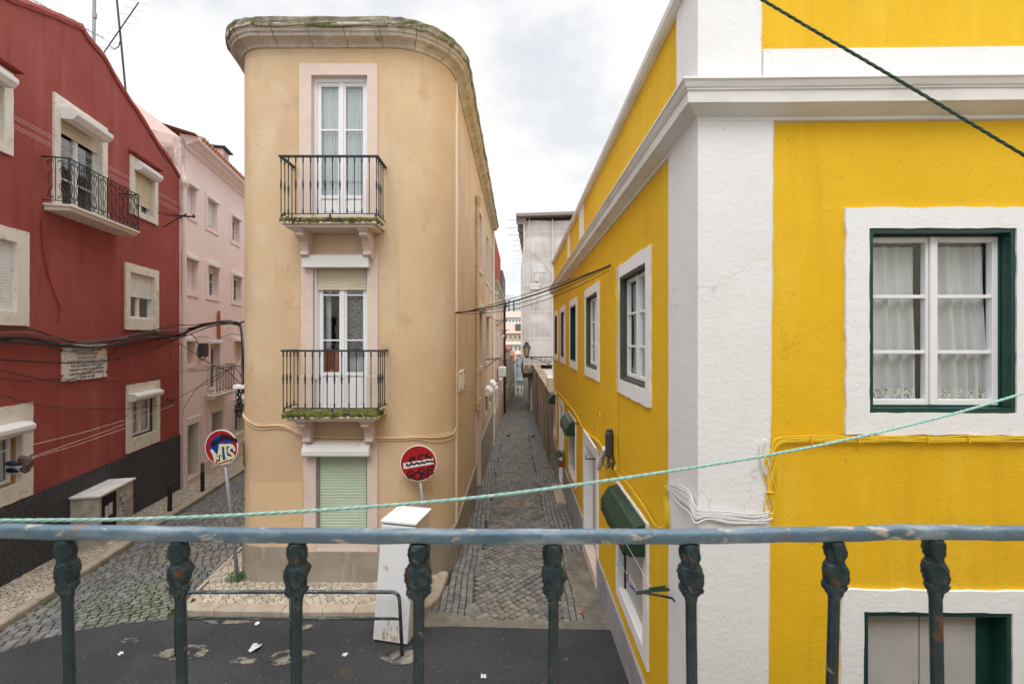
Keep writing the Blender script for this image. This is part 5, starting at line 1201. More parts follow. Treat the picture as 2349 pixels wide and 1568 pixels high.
# ================================================================== ACROSS THE VALLEY
def far_house(name, label, u0, u1, vt, vb, Y, mat, nc=3, nr=2, roof=None, rh=0.0, dep=10, flat=False, cat='building'):
    a = P(u0, vt, Y); b = P(u1, vb, Y); h = thing(name, label, cat, (a.x, Y, zg(Y)))
    z1, z0 = a.z, min(b.z, zg(Y)); wv = Wall(a.x, Y, 1, 0); Ln = b.x - a.x
    hh = (z1 - b.z) / nr; ww = Ln / nc; hs = [(ww * (c + .28), ww * (c + .72), b.z + hh * (r + .22), b.z + hh * (r + .80)) for c in range(nc) for r in range(nr)]
    mb = MB(); mb.sheet(wv.F, [0, Ln], z0, z1, 0, hs)
    for q in (0, Ln): mb.face([wv.F(q, 0, z0), wv.F(q, dep, z0), wv.F(q, dep, z1), wv.F(q, 0, z1)])
    mb.face([wv.F(0, 0, z1), wv.F(Ln, 0, z1), wv.F(Ln, dep, z1), wv.F(0, dep, z1)]); mb.build('wall', mat, h, recalc=False)
    for o in hs:
        mb = MB(); mb.ring(wv.F, o, inset(o, *(4 * [min(ww, hh) * .05])), -.05, 0, .3); s = mb.build('window', 'stone', h, recalc=False)
        mb = MB(); mb.face([wv.F(o[0], .25, o[2]), wv.F(o[1], .25, o[2]), wv.F(o[1], .25, o[3]), wv.F(o[0], .25, o[3])]); mb.build('pane', 'slate', s, recalc=False)
    if roof: mb = MB(); mb.prism(wv.F, [(-.5, z1), (dep * .5, z1 + rh), (dep, z1)], -.4, Ln + .4); mb.build('roof', roof, h)
    return h
far_house('white_tower_block', 'tall white apartment block highest on the far hillside', 1184, 1212, 684, 770, 250, 'whitefar', 5, 9, dep=14)
far_house('white_block', 'broad plain white block left of the tower on the far hillside', 1140, 1184, 676, 735, 262, 'whitefar', 4, 1, dep=14)
far_house('arcaded_house', 'pale grey building with small openings beneath an orange roof', 1158, 1196, 728, 750, 205, 'whitefar', 5, 1, roof='tilefar', rh=3.2)
far_house('orange_roof_house', 'ochre house beneath the broad orange roof with dark solar panels', 1156, 1208, 764, 800, 170, 'ochre', 5, 2, roof='tilefar', rh=4.6)
mb = MB(); q = P(1183, 752, 171); mb.prism(lambda a, y, z: Vector((a, y, z)), [(170.6, q.z - 1.1), (173.2, q.z + 1.4), (173.2, q.z + 1.7), (170.4, q.z - .9)], q.x - .2, q.x + 2.6); tag(mb.build('solar_panel', 'ironblack'), 'dark solar panels lying on the broad orange roof', 'solar panel')
far_house('long_white_house', 'long white house with small windows in the middle of the far slope', 1150, 1216, 790, 830, 150, 'palewall', 7, 2, roof='tilefar', rh=1.0)
far_house('blue_shaded_house', 'bluish white narrow house facing the bottom of the alley', 1184, 1202, 812, 905, 122, 'bluewall', 3, 5, roof='tilefar', rh=.8)
far_house('yellowish_house', 'narrow yellowish house left of the bluish one at the alley foot', 1160, 1183.5, 822, 905, 120, 'ochre', 3, 4, roof='tilefar', rh=.8)
far_house('pale_house', 'pale house right of the bluish one at the alley foot', 1202.5, 1230, 800, 905, 118, 'palewall', 3, 5, roof='tilefar', rh=.8)

# ================================================================== STREET FURNITURE
def ribbon(F, pts, w_, y, name, mat, parent, taper=False):
    """painted stroke: flat rounded ribbon on a plane; F(a,y,z)"""
    p = [Vector((q[0], q[1], 0)) for q in smooth_path([Vector((x, z, 0)) for x, z in pts], 5)] if len(pts) > 2 else [Vector((x, z, 0)) for x, z in pts]
    mb = MB(); L_, R_ = [], []
    n = len(p)
    for i in range(n):
        d = (p[min(n - 1, i + 1)] - p[max(0, i - 1)]).normalized(); q = Vector((-d.y, d.x, 0)) * w_ / 2 * ru(.9, 1.1); L_.append(p[i] + q); R_.append(p[i] - q)
    d0 = (p[0] - p[1]).normalized() * w_ / 2; d1 = (p[-1] - p[-2]).normalized() * w_ / 2
    V = lambda q: mb.vert(F(q.x, y, q.y)); l = [V(q) for q in L_]; r = [V(q) for q in R_]
    for i in range(n - 1): mb.f.append([r[i], r[i + 1], l[i + 1], l[i]]); mb.mi.append(0)
    mb.f.append([l[0], V(p[0] + d0 + (L_[0] - p[0]) * .6), V(p[0] + d0 + (R_[0] - p[0]) * .6), r[0]]); mb.mi.append(0)
    mb.f.append([r[-1], V(p[-1] + d1 + (R_[-1] - p[-1]) * .6), V(p[-1] + d1 + (L_[-1] - p[-1]) * .6), l[-1]]); mb.mi.append(0)
    return mb
def strokes(F, lst, w_, y, name, mat, parent):
    mb = MB()
    for k, pts in enumerate(lst):
        m = ribbon(F, pts, w_, y - .0003 * k, name, mat, parent); b = len(mb.v); mb.v += m.v; mb.f += [[i + b for i in f] for f in m.f]; mb.mi += m.mi
    return mb.build(name, mat, parent, recalc=False)
def disc(F, r, y, mb, n=48, cx=0, cz=0):
    c = mb.vert(F(cx, y, cz)); ring = [mb.vert(F(cx + r * math.cos(2 * math.pi * k / n), y, cz + r * math.sin(2 * math.pi * k / n))) for k in range(n)]
    for k in range(n): mb.f.append([c, ring[k], ring[(k + 1) % n]]); mb.mi.append(0)
def road_sign(label, C_, foot, yaw, roll, kind):
    t = thing('road_sign', label, 'road sign', foot)
    rot = Matrix.Rotation(yaw, 3, 'Z') @ Matrix.Rotation(roll, 3, 'Y')
    F = lambda a, y, z: C_ + rot @ Vector((a, y, z))
    top = C_ + rot @ Vector((0, .035, -.05)) if kind else C_ + rot @ Vector((0.0, .035, .1))
    mb = MB(); mb.tube([Vector(foot) + Vector((0, 0, -.1)), Vector(foot).lerp(top, .5), top], .027, 12); mb.build('pole', 'steel', t, smooth=True)
    R = .295
    mb = MB(); mb.lathe(F(0, .012, 0), [(R - .004, -.0), (R, .003), (R, .012), (R - .006, .014)], 56, rot @ Vector((0, -1, 0))); plate = mb.build('plate', 'signwhite', t)
    f = MB(); disc(F, R - .016, -.0045, f); f.build('red_face', 'signred', plate, recalc=False)
    if kind == 0:
        f = MB(); disc(F, R * .70, -.0060, f, cx=.0, cz=-.0); f.build('blue_field', 'signblue', plate, recalc=False)
        s_ = R / .5
        g = lambda x, y: ((x - 755) / 568 * R, (775 - y) / 530 * R)
        strokes(F, [[g(480, 640), g(560, 620), g(680, 560), g(860, 500), g(1050, 520), g(1280, 600)], [g(700, 560), g(900, 440), g(1100, 500), g(1270, 560)], [g(470, 700), g(530, 640), g(600, 590)], [g(800, 420), g(950, 450), g(1080, 500)], [g(560, 650), g(500, 600), g(460, 640), g(490, 690)]], .050, -.0075, 'spray_paint', 'sprayblack', plate)
        strokes(F, [[g(780, 640), g(850, 630), g(900, 660)], [g(1220, 620), g(1250, 760), g(1230, 880)]], .022, -.0071, 'spray_paint', 'signred', plate)
        strokes(F, [[g(430, 850), g(500, 1000), g(530, 1160)], [g(440, 850), g(540, 970), g(620, 1090)], [g(620, 1090), g(680, 900), g(720, 740)], [g(740, 760), g(750, 950), g(750, 1180)], [g(720, 700), g(900, 710), g(1040, 700), g(1160, 740), g(1210, 850)], [g(900, 730), g(910, 900), g(925, 1070)], [g(1160, 760), g(1040, 800), g(1030, 900), g(1130, 970), g(1170, 1030), g(1100, 1080), g(990, 1060)]], .042, -.0095, 'graffiti', 'spraycream', plate)
        strokes(F, [[g(620, 1215), g(850, 1150), g(1090, 1100)], [g(740, 1270), g(900, 1225), g(1060, 1190)]], .022, -.0122, 'graffiti', 'spraycream', plate)
        strokes(F, [[g(600, 1020), g(700, 1005), g(770, 1000)]], .013, -.0128, 'graffiti', 'sprayblack', plate)
    else:
        g = lambda x, y: ((x - 737) / 525 * R, (780 - y) / 515 * R)
        q = [g(298, 772), g(1158, 632), g(1172, 795), g(322, 935)]
        f = MB(); f.face([F(x, -.0070, z) for x, z in q][::-1]); f.build('white_bar', 'signwhite', plate, recalc=False)
        strokes(F, [[g(410, 800), g(420, 845), g(470, 840), g(560, 790), g(620, 810), g(700, 760), g(760, 795), g(850, 745), g(900, 770), g(980, 725), g(1160, 725)]], .030, -.0085, 'graffiti', 'sprayblack', plate)
        strokes(F, [[g(520, 750), g(500, 690), g(510, 620), g(570, 610), g(630, 600)], [g(520, 670), g(590, 660), g(660, 670)], [g(860, 540), g(780, 560), g(740, 610), g(760, 670), g(850, 670)], [g(930, 510), g(940, 580), g(950, 640)], [g(1010, 500), g(940, 565), g(1030, 600), g(1090, 640)]], .026, -.0085, 'graffiti', 'sprayblack', plate)
        strokes(F, [[g(580, 1010), g(490, 1000), g(440, 1060), g(440, 1150), g(510, 1190), g(560, 1150), g(570, 1110), g(500, 1110)], [g(720, 1030), g(640, 1060), g(620, 1150), g(690, 1230), g(790, 1210), g(820, 1120), g(790, 1040), g(720, 1030)], [g(860, 1200), g(830, 1080), g(740, 990), g(800, 930), g(900, 940), g(910, 1010), g(850, 1060), g(930, 1110), g(1010, 1180)], [g(1160, 860), g(1070, 890), g(990, 930), g(1000, 1020), g(1010, 1120)], [g(1000, 990), g(1080, 970), g(1150, 955)], [g(1010, 1110), g(1090, 1080), g(1160, 1040)]], .024, -.0105, 'graffiti', 'sprayblack', plate)
    return t
road_sign('round red and blue road sign sprayed with cream letters MTS over black scribble', P(508, 1026, 7.16), G(547, 1330, .1), math.radians(-6), math.radians(-3), 0)
road_sign('round red no-entry sign with white bar, sprayed FCK GORE in black', P(960, 1062, 7.05), G(990, 1337, .1), math.radians(4), math.radians(1), 1)
# discarded refrigerator leaning slightly to the right
bl = Vector((-1.842, 5.755, zg(5.755))); tx = Vector((.476, -.100, 0)).normalized(); ty = Vector((-tx.y, tx.x, 0))
leanv = Vector((.115, .02, 1.63)).normalized()
def FR(a, y, z): return bl + tx * a + ty * y + leanv * z + tx * 0
fr_ = thing('refrigerator', 'tall white refrigerator dumped on the asphalt, rust marked at its foot', 'refrigerator', bl)
Wd, Dp, Ht = .49, .50, 1.62
mb = MB(); mb.box(FR, .0, Wd, .055, Dp, .03, Ht - .05); mb.build('body', 'fridgeside', fr_, bevel=.008)
mb = MB(); mb.box(FR, -.0, Wd, -.0, .046, .04, Ht - .065); mb.build('door', 'fridge', fr_, bevel=.012)
mb = MB(); mb.box(FR, -.012, Wd + .012, -.012, Dp + .01, Ht - .045, Ht); mb.build('top', 'fridge', fr_, bevel=.014)
mb = MB(); mb.box(FR, .01, Wd - .01, .046, .055, .04, Ht - .065); mb.build('door_seal', 'boxgrey', fr_)
mb = MB(); mb.box(FR, .02, Wd - .02, .05, Dp - .03, -.02, .035); mb.build('foot', 'boxgrey', fr_)
mb = MB()
for k in range(26):
    a = ru(.12, .42); z = ru(.05, .05 + .28 * rnd()); mb.face([FR(a - .004, -.0013 - .0001 * k, z), FR(a + ru(.008, .03), -.0013 - .0001 * k, z - .006), FR(a + ru(.004, .02), -.0013 - .0001 * k, z + ru(.02, .09)), FR(a - ru(0, .008), -.0013 - .0001 * k, z + ru(.01, .06))])
mb.build('rust_stain', 'ruststain', fr_, recalc=False)
mb = MB(); mb.box(FR, Wd - .035, Wd - .012, -.014, .0, .62, .90); mb.build('handle', 'fridgeside', fr_, bevel=.005)
# tubular barrier
by = 5.48; br_ = thing('pipe_barrier', 'low dark green tubular steel barrier with two rails on the asphalt', 'barrier', (-2.8, by, zg(by)))
xr, xl, xm = (918 - U0) * by / 1000 + .0, -4.22, (666 - U0) * by / 1000
zt, zm, g0 = bz(1357, by), bz(1418, by), zg(by)
arcp = [(xr - .10, by, zt)] + [(xr - .10 + .09 * math.sin(t), by, zt - .09 + .09 * math.cos(t)) for t in (.4, .8, 1.2)] + [(xr - .008, by, zt - .11), (xr + .03, by, g0 - .05)]
arcl = [(xl, by, g0 - .05), (xl, by, zt - .11)] + [(xl + .10 - .09 * math.cos(t), by, zt - .10 + .09 * math.sin(t)) for t in (.4, .8, 1.2)]
mb = MB(); mb.tube(arcl + [(xl + .2, by, zt), (xm, by, zt + .004)] + arcp, .022, 12); mb.build('top_rail', 'barrier', br_, smooth=True)
mb = MB(); mb.tube([(xl, by, zm), (xm, by, zm + .004), (xr + .002, by, zm)], .018, 10); mb.build('lower_rail', 'barrier', br_, smooth=True)
mb = MB(); mb.tube([(xm + .005, by, zt), (xm + .015, by, g0 - .05)], .022, 10); mb.build('post', 'barrier', br_, smooth=True)
# utility cabinet on the left pavement
cab0, cab1 = (8.43 / rw.d.y), (9.50 / rw.d.y); cg = zg(8.4) + .09
cb = thing('utility_cabinet', 'pale concrete utility cabinet with black poster and pasted papers against the charcoal wall', 'cabinet', RF(cab0, -.3, cg))
ct = -3.10; co_ = -.50
mb = MB(); mb.box(RF, cab0, cab1, co_, -.03, cg - .25, ct); mb.box(RF, cab0 - .03, cab1 + .03, co_ - .03, -.03, cg - .25, cg + .17 - .0); mb.build('body', 'concrete', cb, bevel=.012)
mb = MB(); mb.box(RF, cab0 - .03, cab1 + .03, co_ - .04, -.025, ct + .003, ct + .05); mb.build('top', 'concretelight', cb, bevel=.012)
mb = MB(); mb.box(RF, cab0 + .08, cab0 + .52, co_ - .006, co_ + .01, cg + .22, ct - .03); ps = mb.build('poster', 'poster', cb)
mb = MB(); mb.box(RF, cab0 + .17, cab0 + .27, co_ - .010, co_ - .007, ct - .48, ct - .24); mb.box(RF, cab0 + .29, cab0 + .39, co_ - .010, co_ - .007, ct - .46, ct - .22); mb.build('notice', 'paper', ps)
mb = MB()
for k in range(9):
    a = cab0 + .60 + ru(0, .28); z = ct - ru(.14, .6); mb.box(RF, a, a + ru(.07, .16), co_ - .004 - .0007 * k, co_ + .01, z, z + ru(.06, .14))
mb.build('pasted_paper', 'paper', cb)
g = lambda x, z: (cab0 + .60 + x, ct - .12 - z)
strokes(RF, [[g(.02, .08), g(.06, .16), g(.12, .05)], [g(.14, .15), g(.2, .06), g(.25, .17), g(.22, .1)], [g(.03, .26), g(.12, .22), g(.10, .34)], [g(.18, .24), g(.28, .22)], [g(.2, .30), g(.3, .26), g(.27, .36)], [g(.05, .38), g(.2, .42)]], .012, co_ - .0125, 'graffiti', 'sprayblack', cb)
# bollards
for k, (u, v, h_, topw) in enumerate(((389.5, 1170, .62, 0), (464.5, 1125, .80, 1), (562, 1068, .80, 0))):
    q = G(u, v, .1); b = thing('bollard', ('black bollard nearest the utility cabinet', 'black bollard with a worn silvery upper band by the pink house door', 'black bollard half hidden behind the edge of the beige house')[k], 'bollard', q, 'bollards along the left pavement')
    mb = MB(); hh = h_ - (.26 if topw else 0); mb.lathe(q + Vector((0, 0, -.05)), [(.05, 0), (.05, hh - .02), (.048, hh + .03), (.042, hh + .05)] + ([] if topw else [(.02, hh + .056)]), 14); mb.build('post', 'bollard', b, smooth=False)
    if topw:
        mb = MB(); mb.lathe(q + Vector((0, 0, hh)), [(.042, 0), (.046, .01), (.046, .22), (.03, .26)], 14); mb.build('band', 'bollardtop', b)
# manhole and litter
q = G(792, 1547); t = math.radians(-20)
mb = MB(); mb.lathe(q + Vector((0, 0, .004)), [(.115, 0), (.115, .012), (.10, .014), (.095, .009), (.05, .009), (.045, .013)], 28); tag(mb.build('manhole_cover', 'manhole'), 'small round rusty manhole cover in the asphalt', 'manhole cover')
def litter(u, v, s_, lab, mat='cloth2', name='litter'):
    q = G(u, v, .02); bm = bmesh.new(); vs = []
    for j in range(4):
        for i in range(4): vs.append(bm.verts.new((q.x + (i - 1.5) * s_ * .4 + ru(-.2, .2) * s_, q.y + (j - 1.5) * s_ * .4 + ru(-.2, .2) * s_, q.z + ru(0, .5) * s_)))
    for j in range(3):
        for i in range(3): bm.faces.new((vs[j * 4 + i], vs[j * 4 + i + 1], vs[j * 4 + i + 5], vs[j * 4 + i + 4]))
    o3 = Vector(q); 
    for w_ in bm.verts: w_.co -= o3
    me = bpy.data.meshes.new(name); bm.to_mesh(me); bm.free(); me.materials.append(M[mat]); o = bpy.data.objects.new(name, me); o.location = o3; COL.objects.link(o); tag(o, lab, 'litter')
    md = o.modifiers.new('solid', 'SOLIDIFY'); md.thickness = .002
litter(584, 1488, .10, 'crumpled white paper left of the middle barrier post'); litter(590, 1431, .05, 'small white scrap by the lower barrier rail')
litter(791, 1502, .045, 'torn white scraps above the round manhole cover'); litter(276, 1499, .04, 'small white scrap on the dark asphalt at left'); litter(1110, 1552, .05, 'small pale scrap near the bottom middle on asphalt')
litter(1332, 1404, .04, 'tiny yellow scrap on the mortar strip beside the alley', 'pegorange')
# weeds
def weed(c, r, n, name, lab, cat='weed', h=.10, kind=None, leaf=.035):
    mb = MB()
    for k in range(n):
        t = ru(0, 6.28); d = r * math.sqrt(rnd()); b = Vector((c[0] + d * math.cos(t), c[1] + d * math.sin(t) * .8, c[2] + h * rnd() * (1.1 - d / r * .7)))
        a = ru(0, 6.28); e = Vector((math.cos(a), math.sin(a), ru(-.2, .9))) * leaf * ru(.6, 1.3); s_ = e.cross(Vector((0, 0, 1))).normalized() * leaf * .28
        mb.face([b, b + e * .5 + s_, b + e, b + e * .5 - s_])
        if k % 4 == 0: mb.face([Vector((c[0], c[1], c[2] - .02)), Vector((c[0] + .003, c[1], c[2] - .02)), b + Vector((.002, 0, 0)), b])
    o = mb.build(name, 'leaf', recalc=False); return tag(o, lab, cat, kind=kind)
q = G(545, 1326, .1); weed(q, .19, 320, 'weed', 'bright green weeds round the foot of the left sign pole', h=.13)
q = G(437, 1402, .02); weed(q, .07, 90, 'weed', 'small weed tuft at the corner of the wedge kerb', h=.08)
# grass growing in the joints of the left street
mb = MB(); ang = math.radians(24)
def tuft(x, y, s_):
    for k in range(5):
        a = ru(0, 6.28); b = Vector((x + ru(-.016, .016), y + ru(-.016, .016), zg(y) - .006)); e = Vector((math.cos(a) * .014, math.sin(a) * .014, ru(.008, .020))) * s_; sd_ = Vector((-math.sin(a), math.cos(a), 0)) * .005 * s_
        mb.face([b - sd_, b + sd_, b + e + sd_ * .3, b + e - sd_ * .3])
gc = G(330, 1380)
for k in range(5200):
    u = ru(60, 470); v = ru(1230, 1440); q = G(u, v)
    if not inpoly(q.x, q.y, lpoly): continue
    f = math.exp(-(((u - 320) / 120) ** 2 + ((v - 1385) / 60) ** 2)) + .03
    if rnd() > f * 1.4: continue
    # snap to the joints between courses
    c_, s_ = math.cos(ang), math.sin(ang); lx = sum(p[0] for p in lpoly) / 6; ly = sum(p[1] for p in lpoly) / 6
    dx, dy = q.x - lx, q.y - ly; a = dx * c_ + dy * s_; b = -dx * s_ + dy * c_
    wob = mnoise.noise(Vector((a * .8, round(b / .098) * .098 * .8, 3))) * .05
    b = (round(b / .098 - .5) + .5) * .098 + wob
    tuft(lx + a * c_ - b * s_, ly + a * s_ + b * c_, ru(.7, 1.5))
for k in range(700):
    y = ru(5.8, 18); tuft(KX(y) + ru(.0, .05), y, ru(.5, 1.2))
tag(mb.build('joint_grass', 'leaf', recalc=False), 'sparse green grass growing between the grey street setts', 'grass', kind='stuff')
pt = thing('potted_plant', 'small green potted plant on the yellow wall base down the alley', 'potted plant', ya.F(ya.a_at(1285, -.1), -.12, -3.52))
q = ya.F(ya.a_at(1287, -.1), -.12, -3.50); mb = MB(); mb.lathe(q, [(.06, 0), (.09, .13), (.1, .14), (.08, .145)], 12); mb.build('pot', 'tile', pt)
mb = MB()
for k in range(160):
    a = ru(0, 6.28); e = ru(-.3, 1.2); d = Vector((math.cos(a) * math.cos(e), math.sin(a) * math.cos(e), math.sin(e))) * ru(.08, .24); b = q + Vector((0, 0, .22)) + d; s_ = Vector((-math.sin(a), math.cos(a), 0)) * .02
    mb.face([b - d * .3, b + s_, b + d * .3, b - s_])
mb.build('leaves', 'leaf', pt, recalc=False)

# street lamp on the end of the yellow house
lp = thing('street_lamp', 'old green lantern on a scrolled wrought iron bracket at the yellow house end', 'street lamp', ya.F(AE + .15, 0, .0))
YL = 15.46; lc = P(1208, 820, YL); xw = ya.F(AE + .12, 0, 0).x
mb = MB(); lz = lc.z
mb.tube([(xw, YL, lz + .02), (lc.x - .02, YL, lz + .02)], .018, 8)
G2 = lambda a, z: Vector((a, YL, z))
def ln2(p, r=.011): mb.tube([G2(a, z) for a, z in p], r, 6)
ln2([(xw, lz - .27)] + [(xw - .12, lz - .26), (xw - .35, lz - .17), (xw - .6, lz - .05), (lc.x + .12, lz - .01)], .014)
for (x, z, r, t0, t1) in ((xw - .10, lz - .12, .09, 0, 8), (xw - .30, lz - .085, .075, 1, -7), (xw - .46, lz - .06, .05, 0, 7), (lc.x + .18, lz - .05, .06, 2, -6), (xw - .19, lz - .18, .045, 2, -6)): ln2(spiral(x, z, r, t0, t1, .85, 22), .010)
mb.tube([(xw - .012, YL, lz - .34), (xw - .012, YL, lz + .12)], .016, 6); mb.build('bracket', 'lampgreen', lp)
hb = lc.z + .04
def frust(mb, r0, z0, r1, z1, n=6):
    A = [mb.vert((lc.x + r0 * math.cos(6.283 * k / n), YL + r0 * math.sin(6.283 * k / n), z0)) for k in range(n)]; B = [mb.vert((lc.x + r1 * math.cos(6.283 * k / n), YL + r1 * math.sin(6.283 * k / n), z1)) for k in range(n)]
    for k in range(n): mb.f.append([A[k], A[(k + 1) % n], B[(k + 1) % n], B[k]]); mb.mi.append(0)
    mb.f.append(A[::-1]); mb.f.append(B); mb.mi += [0, 0]
mb = MB(); frust(mb, .075, hb + .02, .135, hb + .33); mb.build('lamp_glass', 'lampglass', lp)
mb = MB(); frust(mb, .03, hb - .05, .085, hb + .02); frust(mb, .150, hb + .33, .145, hb + .35); frust(mb, .14, hb + .351, .06, hb + .45); frust(mb, .07, hb + .451, .075, hb + .49); frust(mb, .03, hb + .491, .015, hb + .54)
for k in range(6):
    t = 6.283 * k / 6; mb.tube([(lc.x + .078 * math.cos(t), YL + .078 * math.sin(t), hb + .02), (lc.x + .139 * math.cos(t), YL + .139 * math.sin(t), hb + .33)], .008, 5)
mb.build('lamp_frame', 'lampgreen', lp)

# three passers-by far down at the valley floor
def person(x, y, lab, top, legs, face=0.0, stride=.18):
    q = Vector((x, y, zg(y))); t = thing('person', lab, 'person', q)
    def skin(name, verts, edges, rad, mat, root=0, par=t):
        me = bpy.data.meshes.new(name); me.from_pydata([(a * math.cos(face) - b * math.sin(face), a * math.sin(face) + b * math.cos(face), c) for a, b, c in verts], edges, []); me.materials.append(M[mat])
        o = bpy.data.objects.new(name, me); COL.objects.link(o); o.parent = par
        m1 = o.modifiers.new('skin', 'SKIN'); me.skin_vertices.new() if not me.skin_vertices else None
        for k, r in enumerate(rad): me.skin_vertices[0].data[k].radius = (r, r * .8)
        me.skin_vertices[0].data[root].use_root = True
        m2 = o.modifiers.new('sub', 'SUBSURF'); m2.levels = 2; m2.render_levels = 2; return o
    s_ = stride
    V = [(0, 0, .92), (0, 0, 1.12), (0, 0, 1.38), (0, 0, 1.50), (0, -.01, 1.60), (0, -.01, 1.72), (.19, 0, 1.40), (.24, -.04, 1.13), (.22, -.12, .90), (-.19, 0, 1.40), (-.24, .04, 1.13), (-.22, -.04, .90), (.09, 0, .86), (.10, -s_ * .6, .48), (.10, -s_, .08), (.10, -s_ - .14, .03), (-.09, 0, .86), (-.10, s_ * .3, .48), (-.10, s_, .08), (-.10, s_ - .14, .03)]
    E = [(0, 1), (1, 2), (2, 3), (3, 4), (4, 5), (2, 6), (6, 7), (7, 8), (2, 9), (9, 10), (10, 11), (0, 12), (12, 13), (13, 14), (14, 15), (0, 16), (16, 17), (17, 18), (18, 19)]
    R = [.13, .13, .15, .055, .10, .085, .06, .042, .032, .06, .042, .032, .085, .06, .042, .035, .085, .06, .042, .035]
    skin('body', V, E, R, 'skin')
    skin('shirt', [V[i] for i in (0, 1, 2, 6, 7, 9, 10)], [(0, 1), (1, 2), (2, 3), (3, 4), (2, 5), (5, 6)], [.15, .15, .165, .075, .055, .075, .055], top)
    skin('trousers', [V[i] for i in (0, 12, 13, 14, 16, 17, 18)], [(0, 1), (1, 2), (2, 3), (0, 4), (4, 5), (5, 6)], [.15, .10, .072, .055, .10, .072, .055], legs)
    mb = MB(); c = q + Vector((0, .02, 1.68)); mb.lathe(c, [(.095, -.06), (.108, 0), (.10, .06), (.06, .10), (.0, .115)], 10); mb.build('hair', 'ironblack', t, smooth=True)
for (u, Yp, lab, a, b, f) in ((1188, 92, 'person in dark clothes standing leftmost far down the alley', 'cloth1', 'cloth1', .3), (1196, 94, 'person in a pale top walking in the middle far down the alley', 'cloth2', 'cloth1', 3.0), (1204, 92.5, 'person in white shirt and dark trousers rightmost far down the alley', 'cloth2', 'ironblack', 2.6)):
    person((u - U0) * Yp / 1000, Yp, lab, a, b, f)
for k, (x, y) in enumerate(((-.18, 21.7), (1.03, 21.5))):
    t = thing('pigeon', ('tiny dark pigeon on the alley cobbles nearer the left wall', 'tiny dark pigeon on the alley cobbles nearer the brown yard wall')[k], 'pigeon', (x, y, zg(y)))
    mb = MB(); c = Vector((x, y, zg(y) + .09)); mb.tube([c + Vector((-.13, 0, .0)), c + Vector((-.07, 0, .01)), c, c + Vector((.06, 0, .03)), c + Vector((.09, 0, .075)), c + Vector((.105, 0, .085)), c + Vector((.13, 0, .08))], [.012, .03, .05, .045, .024, .022, .004], 8); mb.build('body', 'boxgrey', t, smooth=True)
    mb = MB(); mb.tube([c + Vector((0, .015, -.03)), c + Vector((.01, .015, -.09))], .004, 4); mb.tube([c + Vector((0, -.015, -.03)), c + Vector((.01, -.015, -.09))], .004, 4); mb.build('legs', 'tile', t)

# ================================================================== CABLES
def cable(pts, r, mat, name, lab, cat='cable', n=6, seg=6, group=None, sub=None):
    mb = MB(); mb.tube(smooth_path(pts, n), r, seg); return tag(mb.build(name, mat, smooth=True), lab, cat, group)
def RW(u, v, y=-.07): a, z = rw.uv(u, v, y); return RF(a, y, z)
def bundle(name, lab, lists, group=None, clamps=()):
    """lists: (points, radius, material) strands of one cable bundle"""
    q = lists[0][0][0]; t = thing(name, lab, 'cable bundle', q, group)
    for pts, r, m in lists:
        mb = MB(); mb.tube(smooth_path(pts, 6), r, 6); mb.build('strand', m, t, smooth=True)
    for pts, m in clamps:
        mb = MB(); mb.tube(pts, .006, 5); mb.build('clip', m, t)
    return t
trunk = [(-40, 776), (60, 770), (130, 782), (200, 788), (270, 782), (340, 770), (405, 764)]
tail = [(440, 752, 11.6), (480, 742, 10.6), (520, 738, 9.4), (543, 741, 8.2), (553, 756, 7.75), (556.5, 810, 7.62), (557, 860, 7.6), (557, 900, 7.6)]
L_ = []
for k in range(11):
    w1, w2_ = ru(-13, 13), ru(-9, 9); kk = ru(.3, 1.2)
    p = [RW(u, v + w1 * math.sin(i * 1.1 + k) * kk + w2_, -.08 - .03 * (k % 3)) for i, (u, v) in enumerate(trunk)]
    q = [P(u + ru(-2.5, 2.5), v + ru(-3.5, 3.5) + w2_ * .4 * max(0, 1 - i / 4), Y) for i, (u, v, Y) in enumerate(tail)]
    L_.append((p + q, (.009, .012, .007)[k % 3], 'cable' if k % 5 else 'cablegrey'))
bundle('cable_bundle', 'thick tangle of black cables along the red wall and over to the beige corner', L_)
cable([RW(-40, 776, -.12), RW(60, 787, -.14), RW(180, 797, -.15), RW(300, 789, -.14), RW(405, 768, -.1), P(450, 750, 11.3), P(500, 738, 10), P(545, 745, 8)], .014, 'cable', 'cable', 'thick black cable sagging just above the marble plaque')
cable([RW(-40, 822, -.12), RW(80, 829, -.14), RW(180, 832, -.15), RW(260, 824, -.14), RW(340, 803, -.1), RW(405, 778, -.1), P(480, 750, 10.6), P(545, 740, 8)], .013, 'cable', 'cable', 'thick black cable crossing the upper part of the marble plaque')
cable([RW(-40, 838, -.08), RW(60, 862, -.08), RW(140, 876, -.08), RW(190, 858, -.08), RW(241, 830, -.08), RW(280, 785, -.08), RW(310, 762, -.08), RW(340, 759, -.08), RW(370, 770, -.08)], .007, 'cable', 'cable', 'thin black cable rising diagonally across the marble plaque')
cable([RW(-40, 862, -.06), RW(60, 873, -.06), RW(140, 869, -.06), RW(240, 873, -.06), RW(330, 870, -.06), RW(405, 855, -.06), P(470, 848, 11), P(545, 838, 7.8)], .006, 'cable', 'cable', 'thin black cable running level across the foot of the plaque')
cable([RW(-40, 890, -.05), RW(0, 903, -.05), RW(60, 922, -.05), RW(130, 934, -.05), RW(220, 937, -.05), RW(300, 936, -.05), RW(380, 927, -.06), RW(409, 912, -.08), P(450, 890, 11.5), P(500, 868, 10), P(545, 828, 8)], .006, 'cable', 'cable', 'lowest thin cable crossing the red wall under the plaque')
cable([RW(95, 500, -.02), RW(98, 560, -.02), RW(108, 620, -.02), RW(128, 680, -.02), RW(137, 705, -.02), RW(133, 742, -.02)], .009, 'reddark', 'cable', 'dark red painted cable curving down the wall below the iron balcony')
